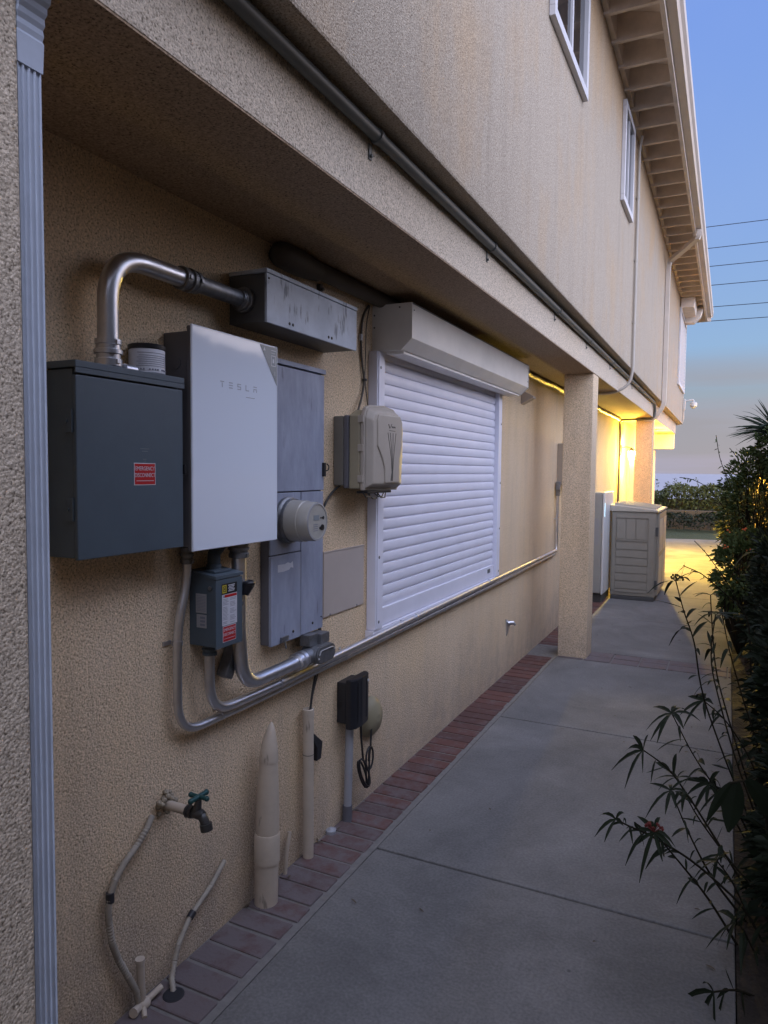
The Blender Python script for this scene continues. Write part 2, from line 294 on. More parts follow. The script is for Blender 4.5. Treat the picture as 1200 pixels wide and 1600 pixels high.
# ------------------------------------------------------------------ mesh helpers (world coordinates in, local out)
def origin_of(o):
    v = Vector((0, 0, 0))
    while o: v += o.location; o = o.parent
    return v
class MB:
    def __init__(s): s.b = bmesh.new(); s.tone = None
    def _new(s, verts): return verts
    def box(s, x0, x1, y0, y1, z0, z1, bev=0.0, seg=2, rot=None):
        r = bmesh.ops.create_cube(s.b, size=1.0)['verts']
        c = Vector(((x0 + x1) / 2, (y0 + y1) / 2, (z0 + z1) / 2)); d = Vector((x1 - x0, y1 - y0, z1 - z0))
        for v in r: v.co = Vector((v.co.x * d.x, v.co.y * d.y, v.co.z * d.z))
        if rot:
            for v in r: v.co = rot @ v.co
        for v in r: v.co += c
        if bev:
            es = list({e for v in r for e in v.link_edges})
            bmesh.ops.bevel(s.b, geom=es, offset=bev, segments=seg, profile=0.6, affect='EDGES')
        return s
    def prism(s, poly, axis, a, b, bev=0.0):
        """poly: 2-D outline; axis 'y' -> (x,z), 'x' -> (y,z), 'z' -> (x,y)"""
        def P(p, t): return {'y': (p[0], t, p[1]), 'x': (t, p[0], p[1]), 'z': (p[0], p[1], t)}[axis]
        A = [s.b.verts.new(P(p, a)) for p in poly]; B = [s.b.verts.new(P(p, b)) for p in poly]
        fs = [s.b.faces.new(A), s.b.faces.new(B[::-1])]; n = len(poly)
        for i in range(n): fs.append(s.b.faces.new((A[i], B[i], B[(i + 1) % n], A[(i + 1) % n])))
        bmesh.ops.recalc_face_normals(s.b, faces=fs)
        if bev: bmesh.ops.bevel(s.b, geom=list({e for f in fs for e in f.edges}), offset=bev, segments=2, profile=0.6, affect='EDGES')
        return s
    def tube(s, pts, r, n=12, cap=True, rib=None, smooth=6, flat=None):
        pts = [Vector(p) for p in pts]; up = None; rings = []
        if rib:                                   # resample for a corrugated hose
            q = []; 
            for a, b in zip(pts, pts[1:]):
                k = max(1, int((b - a).length / rib[0])); q += [a.lerp(b, i / k) for i in range(k)]
            pts = q + [pts[-1]]
        for i, p in enumerate(pts):
            d = (pts[min(i + 1, len(pts) - 1)] - pts[max(i - 1, 0)]).normalized()
            if up is None: up = d.orthogonal().normalized()
            up = (up - d * up.dot(d)).normalized(); w = d.cross(up)
            rr = r[i] if isinstance(r, (list, tuple)) else r
            if rib: rr += rib[1] * (1 if i % 2 else -1)
            rings.append([s.b.verts.new(p + (up * math.cos(2 * math.pi * k / n) + w * math.sin(2 * math.pi * k / n)) * rr) for k in range(n)])
        for A, B in zip(rings, rings[1:]):
            for k in range(n):
                f = s.b.faces.new((A[k], A[(k + 1) % n], B[(k + 1) % n], B[k])); f.smooth = True
        if cap:
            s.b.faces.new(rings[0][::-1]); s.b.faces.new(rings[-1])
        return s
    def cyl(s, a, b, r0, r1=None, n=24): return s.tube([a, b], [r0, r0 if r1 is None else r1], n)
    def lathe(s, o, axis, prof, n=28):
        """prof: (distance along axis, radius)"""
        axis = Vector(axis).normalized(); u = axis.orthogonal().normalized(); w = axis.cross(u); o = Vector(o); rings = []
        for t, r in prof: rings.append([s.b.verts.new(o + axis * t + (u * math.cos(2 * math.pi * k / n) + w * math.sin(2 * math.pi * k / n)) * max(r, 1e-4)) for k in range(n)])
        for A, B in zip(rings, rings[1:]):
            for k in range(n):
                f = s.b.faces.new((A[k], A[(k + 1) % n], B[(k + 1) % n], B[k])); f.smooth = True
        s.b.faces.new(rings[0][::-1]); s.b.faces.new(rings[-1]); return s
    def ball(s, c, r, sub=2):
        g = bmesh.ops.create_icosphere(s.b, subdivisions=sub, radius=1.0)['verts']
        rr = r if isinstance(r, (tuple, list)) else (r, r, r)
        for v in g: v.co = Vector((v.co.x * rr[0] + c[0], v.co.y * rr[1] + c[1], v.co.z * rr[2] + c[2]))
        for v in g:
            for f in v.link_faces: f.smooth = True
        return s
    def quad(s, a, b, c, d): s.b.faces.new([s.b.verts.new(p) for p in (a, b, c, d)]); return s
    def build(s, name, m, parent=None, recalc=True):
        if recalc: bmesh.ops.recalc_face_normals(s.b, faces=s.b.faces[:])
        me = bpy.data.meshes.new(name)
        off = origin_of(parent) if parent else None
        if off is None:
            vs = [v.co for v in s.b.verts]
            lo = Vector([min(v[i] for v in vs) for i in range(3)]); hi = Vector([max(v[i] for v in vs) for i in range(3)])
            off = Vector(((lo.x + hi.x) / 2, (lo.y + hi.y) / 2, lo.z))
        for v in s.b.verts: v.co -= off
        s.b.to_mesh(me); s.b.free()
        sm = [p.use_smooth for p in me.polygons]
        if any(sm): me.set_sharp_from_angle(angle=R(46)); me.polygons.foreach_set('use_smooth', sm)
        me.update(); me.materials.append(MT[m])
        o = bpy.data.objects.new(name, me); COL.objects.link(o); o.parent = parent
        if not parent: o.location = off
        return o
def tag(o, label=None, cat=None, group=None, kind=None):
    if label: o['label'] = label
    if cat: o['category'] = cat
    if group: o['group'] = group
    if kind: o['kind'] = kind
    return o
def empty(name, loc, label, cat, group=None):
    o = bpy.data.objects.new(name, None); COL.objects.link(o); o.location = loc; o.empty_display_size = 0.1
    return tag(o, label, cat, group)
def arc(pts, rad=0.06, seg=6):
    """round the corners of a polyline"""
    pts = [Vector(p) for p in pts]; out = [pts[0]]
    for a, p, b in zip(pts, pts[1:], pts[2:]):
        da = (a - p); db = (b - p); r = min(rad, da.length * 0.49, db.length * 0.49)
        A = p + da.normalized() * r; B = p + db.normalized() * r
        for i in range(seg + 1):
            t = i / seg; out.append((1 - t) ** 2 * A + 2 * t * (1 - t) * p + t * t * B)
    return out + [pts[-1]]
def text(body, name, m, parent, x, y, z, size, align='CENTER', sx=1.0, extr=0.0004):
    """lettering on a face that looks towards +x"""
    cu = bpy.data.curves.new(name, 'FONT'); cu.body = body; cu.size = size; cu.align_x = align; cu.align_y = 'CENTER'; cu.extrude = extr; cu.resolution_u = 3
    t = bpy.data.objects.new(name + '_src', cu); COL.objects.link(t)
    dg = bpy.context.evaluated_depsgraph_get(); me = bpy.data.meshes.new_from_object(t.evaluated_get(dg))
    bpy.data.objects.remove(t); bpy.data.curves.remove(cu)
    off = origin_of(parent)
    for v in me.vertices:
        c = v.co.copy(); v.co = Vector((x + c.z, y + c.x * sx, z + c.y)) - off
    me.materials.clear(); me.materials.append(MT[m]); me.name = name
    o = bpy.data.objects.new(name, me); COL.objects.link(o); o.parent = parent; return o

# ================================================================== SETTING
# ground sheet with a sloping bluff, sea
g = MB(); nx = 24
xs = [-60 + i * 8 for i in range(17)]
ysz = [(-30, -0.06), (0, -0.06), (12, -0.06), (24, -0.06), (34, -0.1), (44, -2.0), (70, -12), (130, -26.5)]
rows = [[g.b.verts.new((x, y, z)) for x in xs] for y, z in ysz]
for A, B in zip(rows, rows[1:]):
    for i in range(len(xs) - 1): g.b.faces.new((A[i], A[i + 1], B[i + 1], B[i]))
tag(g.build('ground', 'soil'), kind='structure')
g = MB(); g.quad((-20000, 60, -25), (20000, 60, -25), (20000, 30000, -25), (-20000, 30000, -25)); tag(g.build('sea', 'sea'), kind='structure')

# concrete walk: slabs separated by tooled joints
g = MB(); J = 0.006
for y0, y1 in ((-4, -1.07), (-1.07, 0.85), (0.85, 2.775), (2.775, 4.695), (4.695, 6.47)):
    g.box(0.268, 1.71, y0 + J, y1 - J, -0.10, 0.0, 0.006, 2)
for y0, y1 in ((6.82, 8.53), (8.53, 10.4), (10.4, 12.3)):
    g.box(0.0 if y0 > 9 else 0.02, 1.95, y0 + J, y1 - J, -0.10, 0.0, 0.006, 2)
tag(g.build('path', 'concrete'), kind='structure')
# patio beyond, with scored curved bands
g = MB()
for y0, y1 in ((12.3, 13.6), (13.6, 15.1), (15.1, 16.7), (16.7, 18.3)):
    g.box(-1.5, 5.0, y0 + J, y1 - J, -0.10, 0.0, 0.006, 2)
poly = [(-1.5, 18.306), (5.0, 18.306)] + [(5.0 - 6.5 * i / 14, 18.5 + 1.4 * math.sin(math.pi * (i + 1) / 16)) for i in range(15)]
g.prism(poly, 'z', -0.10, 0.0)
tag(g.build('patio', 'concrete'), kind='structure')
g = MB(); nx = 30
for i in range(30):
    for j in range(16):
        x0 = -4 + i * 0.5; y0 = 18.5 + j * 0.5
        g.b.faces.new([g.b.verts.new((x, y, -0.035)) for x, y in ((x0, y0), (x0 + .5, y0), (x0 + .5, y0 + .5), (x0, y0 + .5))])
bmesh.ops.remove_doubles(g.b, verts=g.b.verts[:], dist=0.001)
tag(g.build('lawn', 'grass'), kind='structure')
# base under joints (dark)
g = MB(); g.box(0.0, 1.709, -4, 12.3, -0.12, -0.028); tag(g.build('path_bed', 'seam'), kind='structure')
# planting bed soil
g = MB()
for i in range(60):
    for j in range(5):
        y0 = -3 + i * 0.25; x0 = 1.712 + j * 0.105
        g.b.faces.new([g.b.verts.new((x, y, 0.02 + 0.02 * math.sin(x * 31 + y * 7) * math.cos(y * 13))) for x, y in ((x0, y0), (x0 + .105, y0), (x0 + .105, y0 + .25), (x0, y0 + .25))])
bmesh.ops.remove_doubles(g.b, verts=g.b.verts[:], dist=0.001)
tag(g.build('planting_bed', 'soil'), kind='structure')

# brick borders
def bricks(name, label, cells, mort, group):
    r = empty(name, (sum(c[0] for c in cells[:1]), cells[0][2], 0), label, 'brick border', group)
    g = MB(); lay = g.b.verts.layers.float.new('tone') 
    for (x0, x1, y0, y1) in cells:
        before = set(g.b.verts); t = random.random()
        dz = random.uniform(-0.002, 0.002)
        rot = Matrix.Rotation(random.uniform(-0.012, 0.012), 3, 'Z')
        g.box(x0, x1, y0, y1, -0.05, 0.003 + dz, 0.006, 2, rot)
        for v in set(g.b.verts) - before:
            v[lay] = t; 
            if v.co.z > -0.01: v.co.z += random.uniform(-0.0012, 0.0012)
    g.build('brick_course', 'brick', r)
    g = MB(); g.box(*mort, -0.05, -0.0035); g.build('mortar', 'mortar', r)
cells = []; y = -2.0; p = 0.1095
while y < 12.0:
    if not (6.40 < y < 6.80): cells.append((0.004 + random.uniform(0, .004), 0.234 + random.uniform(-.004, .004), y + 0.0075 + random.uniform(-.0015, .0015), y + p - 0.0065 + random.uniform(-.0015, .0015)))
    y += p
bricks('brick_border', 'row of red and lime stained bricks along the foot of the house wall', cells, (0.0, 0.264, -2, 12.2), None)
cells = []; x = 0.272
while x < 1.70:
    cells.append((x + .005, min(x + 0.235, 1.71) - .005, 6.482, 6.642)); cells.append((x + .005, min(x + 0.235, 1.71) - .005, 6.652, 6.810)); x += 0.235
bricks('brick_band', 'dusty red brick band crossing the walk at the near post', cells, (0.264, 1.71, 6.474, 6.816), None)

# ================================================================== HOUSE
H = empty('house', (0, 7, 0), 'tan stucco two storey house side with jutting upper floor and open rafter eave', 'house')
g = MB(); g.box(-0.30, 0.0, 0.846, 17.9, -0.1, 2.569); g.build('lower_wall', 'stucco_recess', H)
# soffit of the overhang (the beam's own underside is part of the beam)
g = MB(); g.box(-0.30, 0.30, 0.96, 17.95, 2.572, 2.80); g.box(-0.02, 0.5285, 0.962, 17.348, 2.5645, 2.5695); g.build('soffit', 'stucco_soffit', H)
g = MB(); g.box(0.30, 0.53, 0.96, 17.35, 2.570, 2.80, 0.0015); g.build('beam', 'stucco_beam', H)
g = MB(); g.box(-0.30, 0.53, -3.0, 0.843, -0.1, 2.80, 0.006); g.build('pier', 'stucco_beam', H)
g = MB(); g.box(0.27, 0.528, 6.52, 6.78, -0.05, 2.5635, 0.008); g.build('post', 'stucco_recess', H)
g = MB(); g.box(0.27, 0.528, 12.05, 12.33, -0.05, 2.5635, 0.008); g.build('post', 'stucco_recess', H)
g = MB(); g.box(0.02, 0.50, 17.36, 17.62, 2.24, 2.571, 0.006); g.box(0.02, 0.10, 17.36, 17.62, -0.05, 2.2, 0.006); g.build('end_header', 'stucco_beam', H)
g = MB(); g.box(-5.0, 0.645, -3.0, 17.85, 2.812, 5.34, 0.010); g.build('upper_wall', 'stucco_upper', H)
# roof: sloping deck, rafter tails, blocking, fascia, gutter
sl_ = 0.30
def zr(x): return 5.335 + (1.16 - x) * sl_
g = MB(); g.prism([(1.19, zr(1.19)), (-4.6, zr(-4.6)), (-4.6, zr(-4.6) + .06), (1.19, zr(1.19) + .05)], 'y', -3.4, 18.15)
g.build('roof', 'roof_tile', H)
g = MB(); g.prism([(1.06, zr(1.06) - .022), (0.60, zr(.60) - .022), (0.60, zr(.6) - .002), (1.06, zr(1.06) - .002)], 'y', -3.35, 18.1); g.build('eave_deck', 'eave_wood', H)
y = 5.853 - 0.405 * 21
k = 0
while y < 18.0:
    if y > 2.0:
        g = MB(); g.prism([(0.64, 5.205), (1.045, 5.205), (1.045, zr(1.045) - .024), (0.64, zr(.64) - .024)], 'y', y - .019, y + .019); g.build('rafter', 'eave_wood', H)
    y += 0.405
g = MB(); g.box(0.647, 0.685, -3.0, 17.9, 5.225, zr(.685) - .026); g.build('blocking', 'eave_wood', H)
g = MB(); g.box(1.047, 1.085, -3.4, 18.1, 5.165, 5.36, 0.004); g.build('fascia', 'eave_wood', H)
# K-style gutter
prof = [(1.087, 5.215), (1.16, 5.215), (1.175, 5.25), (1.20, 5.275), (1.205, 5.335), (1.195, 5.335), (1.19, 5.285), (1.165, 5.262), (1.15, 5.225), (1.095, 5.225), (1.095, 5.335), (1.087, 5.335)]
g = MB(); g.prism(prof, 'y', -3.4, 17.9); g.box(1.088, 1.20, 17.9, 17.906, 5.216, 5.334); g.build('gutter', 'gutter_paint', H)
g = MB(); g.prism([(0.66, 5.20), (1.03, 5.20), (0.98, 5.02), (0.86, 4.90), (0.66, 4.90)], 'y', 16.7, 16.95, 0.01); g.build('corbel', 'eave_wood', H)
g = MB(); g.prism([(0.66, 5.20), (0.92, 5.20), (0.90, 5.0), (0.66, 5.0)], 'y', 15.6, 16.6, 0.01); g.build('eave_box', 'eave_wood', H)
g = MB(); g.prism([(-4.6, 5.1), (1.15, 5.17), (1.15, 5.33), (-4.6, 7.06)], 'y', 18.1, 18.14); g.build('barge_board', 'eave_wood', H)
# windows of the upper floor
def window(y0, y1, z0, z1, mull, fw=0.055, louver=False):
    fr = MB(); X = 0.647
    fr.box(X, X + .035, y0, y1, z0, z0 + fw, .003); fr.box(X, X + .035, y0, y1, z1 - fw, z1, .003)
    fr.box(X, X + .034, y0, y0 + fw, z0 + fw + .001, z1 - fw - .001, .003); fr.box(X, X + .034, y1 - fw, y1, z0 + fw + .001, z1 - fw - .001, .003)
    for k in range(3):
        for yy in (y0 + fw / 2, y1 - fw / 2):
            zz = z0 + .03 + (z1 - z0 - .06) * k / 2; fr.cyl((X + .034, yy, zz), (X + .0365, yy, zz), .006, n=8)
    w = fr.build('window', 'window_vinyl', H)
    a = MB(); a.box(X, X + .022, mull - .016, mull + .016, z0 + fw, z1 - fw, .002); a.box(X, X + .018, mull + .02, y1 - fw, z0 + fw, z0 + fw + .025, .002); a.build('sash', 'window_vinyl', w)
    if louver:
        l = MB()
        z = z0 + fw
        while z < z1 - fw - .05: l.box(X + .004, X + .02, y0 + fw, y1 - fw, z, z + .06, 0, rot=Matrix.Rotation(R(20), 3, 'Y')); z += .075
        l.build('louvre', 'window_vinyl', w)
    pn = MB(); pn.box(X - .001, X + .006, y0 + fw, y1 - fw, z0 + fw, z1 - fw); pn.build('pane', 'window_glass', w)
window(4.08, 5.11, 4.22, 5.10, 4.62)
window(6.98, 7.66, 4.20, 5.10, 7.32)
window(15.5, 17.5, 3.47, 5.0, 16.5, 0.07, True)
# door and trim in the lit recess
g = MB(); g.box(0.001, 0.035, 13.3, 13.42, 0, 2.12, .003); g.box(0.001, 0.035, 14.3, 14.42, 0, 2.12, .003); g.box(0.001, 0.036, 13.42, 14.3, 2.02, 2.12, .003)
dr = g.build('door_frame', 'door_paint', H); g = MB(); g.box(0.0015, 0.015, 13.42, 14.3, 0, 2.02); g.build('door', 'door_paint', dr)

# near downspout with elbow, fixed to the pier
def ribbed(g, x0, y0, y1, d, z0, z1):
    n = 4; w = (y1 - y0) / n; P = [(x0, y0), (x0, y1)]
    o = [(x0 + d, y1)]
    for k in range(n):
        b = y1 - k * w
        o += [(x0 + d, b - w * .12), (x0 + d - .003, b - w * .25), (x0 + d - .003, b - w * .75), (x0 + d, b - w * .88)]
    o += [(x0 + d, y0)]
    g.prism(P + o, 'z', z0, z1)
D = MB(); ribbed(D, 0.488, 0.846, 0.892, 0.037, 0.02, 2.385); D.build('downspout', 'spout_paint', H)
# ---- elbow: stacked crimped sections curving out to the upper wall
def sweep_rect(path, wy, wd, crimp=0.0):
    g = MB(); rings = []
    for i, p in enumerate(path):
        p = Vector(p); a = Vector(path[max(i - 1, 0)]); b = Vector(path[min(i + 1, len(path) - 1)])
        d = (b - a).normalized(); u = Vector((0, 1, 0)) if abs(d.y) < .7 else Vector((1, 0, 0)); u = (u - d * d.dot(u)).normalized(); w = d.cross(u)
        c = 1 + (crimp if i % 2 else 0)
        rings.append([g.b.verts.new(p + u * (sa * wy / 2 * c) + w * (sb * wd / 2 * c)) for sa, sb in ((-1, -1), (1, -1), (1, 1), (-1, 1))])
    for A, B in zip(rings, rings[1:]):
        for k in range(4): g.b.faces.new((A[k], A[(k + 1) % 4], B[(k + 1) % 4], B[k]))
    g.b.faces.new(rings[0][::-1]); g.b.faces.new(rings[-1]); return g
YY = 0.870
path = [(0.506, YY, 2.375), (0.506, YY, 2.425)]
for i in range(17):
    a = R(78) * i / 16; path.append((0.506 + 0.125 * (1 - math.cos(a)), YY, 2.43 + 0.125 * math.sin(a)))
e = path[-1]; path += [(e[0] + .016 * k, YY, e[2] + .006 * k) for k in range(1, 4)]
e = path[-1]
path += [(e[0] + .015, YY, e[2] + .02), (e[0] + .022, YY, e[2] + .05), (e[0] + .022, YY, e[2] + .4), (e[0] + .022, YY, 5.2)]
sweep_rect(path, 0.050, 0.041, 0.07).build('downspout_elbow', 'spout_paint', H)
# far downspout on the upper wall
path = arc([(1.13, 11.4, 5.20), (1.13, 11.4, 5.10), (0.70, 12.0, 4.96), (0.685, 12.02, 4.85), (0.685, 12.02, 2.95), (0.685, 12.02, 2.75), (0.55, 12.03, 2.535), (0.40, 12.03, 2.53)], 0.12, 5)
sweep_rect(path, 0.07, 0.06).build('downspout', 'gutter_paint', H)

# ================================================================== FIXTURES
def clampring(g, p, d, r, w=0.012):
    p = Vector(p); d = Vector(d).normalized(); g.cyl(p - d * w / 2, p + d * w / 2, r * 1.22, n=14)

# --- long painted conduit under the jutting floor
r = empty('beam_conduit', (0.56, 6, 2.78), 'long gray painted conduit strapped along the top of the overhang beam', 'conduit')
pts = arc([(0.558, -2.5, 2.780), (0.558, 11.85, 2.780), (0.558, 11.98, 2.66), (0.54, 12.0, 2.54), (0.03, 12.02, 2.535), (0.025, 12.1, 2.45), (0.025, 12.1, 0.9)], 0.12, 6)
g = MB().tube(pts, 0.0205, 14); g.build('pipe', 'conduit_paint', r)
for y in (2.14, 3.4, 4.9, 6.1, 7.4, 9.2):
    g = MB(); clampring(g, (0.558, y, 2.78), (0, 1, 0), 0.0205, .02); g.box(0.531, 0.534, y - .01, y + .01, 2.71, 2.76); g.cyl((0.534, y, 2.722), (0.542, y, 2.722), .006, n=8); g.build('strap', 'conduit_paint', r)
# --- thin white conduit on the upper wall
r = empty('wall_conduit', (0.66, 8.1, 2.55), 'thin pale conduit running from the eave down the upper wall, left of the far downspout', 'conduit')
MB().tube(arc([(0.70, 8.05, 5.21), (0.668, 8.1, 5.1), (0.668, 8.1, 2.80), (0.64, 8.1, 2.64), (0.50, 8.05, 2.548), (0.20, 8.05, 2.548)], 0.14, 7), 0.016, 12).build('pipe', 'beige_plastic', r)
for z in (3.3, 3.95, 4.6):
    g = MB(); clampring(g, (0.668, 8.1, z), (0, 0, 1), .016, .025); g.box(0.647, 0.652, 8.07, 8.14, z - .012, z + .012); g.build('strap', 'beige_plastic', r)

# --- dark drain duct in the corner of soffit and wall, then foil-wrapped lines
r = empty('soffit_duct', (0.05, 2.5, 2.5), 'dark rounded duct tucked into the corner between soffit and wall above the wiring trough', 'duct')
MB().lathe((0.052, 2.30, 2.515), (0, 1, 0), [(0, .02), (.012, .042), (.04, .050), (.16, .052), (.24, .046), (.30, .038)], 26).build('end_cap', 'duct_brown', r)
MB().tube([(0.045, 2.58, 2.528), (0.045, 3.30, 2.533), (0.045, 6.0, 2.535)], 0.036, 20).build('pipe', 'duct_brown', r)
g = MB(); g.box(0.0, .02, 2.68, 2.70, 2.45, 2.49, .002); g.cyl((.01, 2.69, 2.468), (.03, 2.69, 2.468), .008, n=8); g.build('strap', 'duct_brown', r)
pts = [(0.045 + random.uniform(-.004, .004), 5.6 + i * 0.16, 2.535 + random.uniform(-.006, .006)) for i in range(40)]
o = MB().tube(pts, [0.026 + random.uniform(-.005, .005) for _ in pts], 12).build('foil_wrapped_line', 'foil'); tag(o, 'crinkled foil wrapped refrigerant line along the wall top, running behind the stucco post', 'pipe')

# --- gray disconnect cabinet (leftmost)
def screw(g, x, y, z, r=0.004): g.lathe((x, y, z), (1, 0, 0), [(0, r), (.0015, r), (.003, r * .6)], 10)
B = empty('disconnect_cabinet', (0.05, 1.51, 1.45), 'large dark gray steel cabinet with a red emergency sticker, leftmost on the wall', 'electrical cabinet')
g = MB(); g.box(0.001, 0.096, 1.315, 1.708, 1.450, 1.945, .002); g.build('body', 'gray_enamel', B)
g = MB(); g.box(0.001, 0.116, 1.309, 1.714, 1.948, 1.966, .002); g.box(0.112, 0.116, 1.309, 1.714, 1.934, 1.9475); g.build('rain_lid', 'gray_enamel', B)
g = MB(); g.box(0.0985, 0.1115, 1.312, 1.711, 1.446, 1.929, .003); dd = g.build('door', 'gray_enamel', B)
for z in (1.58, 1.81):
    g = MB(); g.box(0.075, 0.0975, 1.309, 1.3145, z - .03, z + .03, .001); g.tube([(.098, 1.3095, z - .03), (.098, 1.3095, z + .03)], .003, 8); g.tube([(.080, 1.306, z), (.080, 1.31, z)], .005, 8); g.build('hinge', 'gray_enamel', B)
g = MB(); g.box(.100, .118, 1.7115, 1.718, 1.672, 1.702, .002); g.build('latch', 'black', B)
X = 0.1118
g = MB(); g.box(X, X + .0006, 1.508, 1.592, 1.640, 1.704); st = g.build('sticker', 'sticker_white', dd); st['label'] = 'red emergency disconnect sticker'
g = MB(); g.box(X + .0007, X + .0012, 1.5105, 1.5895, 1.6425, 1.7015); g.build('sticker_field', 'sticker_red', dd)
text('EMERGENCY', 'lettering', 'sticker_white', dd, X + .0014, 1.55, 1.6875, 0.0165, sx=.80, extr=.0003)
text('DISCONNECT', 'lettering', 'sticker_white', dd, X + .0014, 1.55, 1.6685, 0.0165, sx=.76, extr=.0003)
g = MB(); g.box(X + .0013, X + .0016, 1.516, 1.584, 1.6520, 1.6535)
g.build('sticker_rule', 'sticker_white', dd)
g = MB()
for (a, b, z) in ((1.533, 1.568, 1.744), (1.540, 1.562, 1.737), (1.543, 1.557, 1.714), (1.545, 1.555, 1.7085)): g.box(X, X + .0005, a, b, z, z + .0016)
g.build('faint_print', 'galv_dull', dd)

# --- big galvanized elbow from the cabinet to the trough
E_ = empty('elbow_conduit', (0.075, 1.45, 1.97), 'shiny fat galvanized elbow conduit joining the dark cabinet to the wiring trough', 'conduit')
xe = 0.072
MB().tube(arc([(xe, 1.458, 1.975), (xe, 1.458, 2.283), (xe, 1.75, 2.283)], .21, 14), 0.0285, 22).build('pipe', 'galvanized', E_)
MB().tube([(xe, 1.74, 2.283), (xe, 2.075, 2.283)], 0.0275, 22).build('nipple', 'galv_dull', E_)
def coupling(a, d, r, m='galv_dull', parent=None, L_=0.07, name='coupling'):
    g = MB(); g.lathe(a, d, [(0, r * 1.08), (.002, r * 1.28), (L_ * .28, r * 1.28), (L_ * .3, r * 1.14), (L_ * .46, r * 1.14), (L_ * .48, r * 1.34), (L_ * .62, r * 1.34), (L_ * .64, r * 1.16), (L_ * .8, r * 1.16), (L_ * .82, r * 1.25), (L_, r * 1.25)], 24)
    a = Vector(a); d = Vector(d).normalized(); s_ = Vector((1, 0, 0)) if abs(d.x) < .5 else Vector((0, 0, 1))
    for t in (.18, .88):
        p = a + d * (L_ * t) + s_ * (r * 1.2); g.box(p.x - .006, p.x + .006, p.y - .006, p.y + .006, p.z - .006, p.z + .006, .001)
    g.build(name, m, parent)
coupling((xe, 1.458, 1.968), (0, 0, 1), .0285, 'galvanized', E_, .075)
coupling((xe, 1.745, 2.283), (0, 1, 0), .0285, 'galv_dull', E_, .075)
g = MB(); g.lathe((xe, 2.035, 2.283), (0, 1, 0), [(0, .033), (.012, .036), (.014, .040), (.026, .040), (.028, .046), (.042, .046)], 10); g.build('locknut', 'galv_dull', E_)
g = MB(); g.tube([(xe + .025, 1.49, 1.967), (xe + .025, 1.53, 1.967)], .014, 10); g.build('bushing', 'galvanized', E_)

# --- paint can left on the cabinet
K_ = empty('paint_can', (0.058, 1.618, 1.966), 'small white can with black lid left on top of the dark cabinet', 'can')
g = MB(); g.lathe((0.058, 1.618, 1.967), (0, 0, 1), [(0, .050), (.003, .053), (.006, .052), (.070, .052), (.072, .050)], 30); g.build('can_body', 'sticker_white', K_)
g = MB(); g.lathe((0.058, 1.618, 2.0395), (0, 0, 1), [(0, .0535), (.012, .0545), (.014, .051)], 30); g.build('lid', 'rubber', K_)
g = MB()
for i, z in enumerate((1.988, 1.994, 2.000, 2.006, 2.012, 2.018, 2.026)):
    g.tube([(0.058 + .0523 * math.cos(t), 1.618 + .0523 * math.sin(t), z) for t in [R(-80 + 12 * k + (i * 7) % 13) for k in range(11)]], .0009, 4)
for k in range(14):
    t = R(-75 + 9 * k)
    if k % 5 != 3: g.tube([(0.058 + .0523 * math.cos(t), 1.618 + .0523 * math.sin(t), 1.978), (0.058 + .0523 * math.cos(t + .07), 1.618 + .0523 * math.sin(t + .07), 1.978)], .003, 4)
g.build('can_print', 'sticker_text', K_)

# --- battery gateway with white glass front
T = empty('energy_gateway', (0.07, 1.97, 1.43), 'tall white glass fronted energy box with faint lettering, between dark cabinet and meter panel', 'energy box')
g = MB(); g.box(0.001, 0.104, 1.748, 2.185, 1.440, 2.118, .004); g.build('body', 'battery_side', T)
g = MB(); g.box(0.105, 0.119, 1.738, 2.198, 1.430, 2.132, .003); g.build('bezel', 'battery_side', T)
g = MB(); g.tube([(.055, 1.7475, 2.02), (.055, 1.745, 2.02)], .018, 24); g.tube([(.055, 1.7452, 2.02), (.055, 1.7445, 2.02)], .013, 24); g.build('knockout', 'battery_side', T)
g = MB(); g.box(0.1195, 0.1265, 1.736, 2.200, 1.428, 2.136, .0025); pf = g.build('glass_front', 'battery_glass', T)
g = MB(); xg = .1267; yl, yr, zb, zt = 1.7385, 2.1975, 1.4305, 2.1335; w = .0022
g.box(xg, xg + .0006, yl, yr, zt - w, zt); g.box(xg, xg + .0006, yl, yr, zb, zb + w); g.box(xg, xg + .0006, yl, yl + w, zb + w, zt - w); g.box(xg, xg + .0006, yr - w, yr, zb + w, zt - w)
g.build('glass_rim', 'glass_edge', pf)
# widely spaced letters in thin strokes
g = MB(); h_ = .020; wd = .019; t_ = .0032; X = .1268; zc = 1.957
def bar(y, z, w, h, g=g): g.box(X, X + .0004, y, y + w, z, z + h)
ys = [1.873, 1.918, 1.963, 2.008, 2.053]
bar(ys[0], zc + h_ - t_, wd, t_); bar(ys[0] + wd / 2 - t_ / 2, zc, t_, h_ - t_ * 1.6)
for q in (0, h_ / 2 - t_ / 2, h_ - t_): bar(ys[1], zc + q, wd, t_)
bar(ys[2], zc + h_ - t_, wd, t_); bar(ys[2], zc + h_ / 2 - t_ / 2, wd, t_); bar(ys[2], zc, wd, t_); bar(ys[2], zc + h_ / 2 + t_ / 2, t_, h_ / 2 - 1.5 * t_); bar(ys[2] + wd - t_, zc + t_, t_, h_ / 2 - 1.5 * t_)
bar(ys[3], zc, wd, t_); bar(ys[3], zc + t_, t_, h_ - t_)
bar(ys[4], zc + h_ - t_, wd, t_); bar(ys[4], zc + h_ / 2 - t_ / 2, wd, t_); bar(ys[4], zc, t_, h_ / 2 - t_ * .8); bar(ys[4] + wd - t_, zc, t_, h_ / 2 - t_ * .8)
g.build('lettering', 'faint_mark', pf)
g = MB(); g.box(X, X + .0003, 2.01, 2.06, 1.935, 1.9362); g.build('faint_print', 'meter_side', pf)
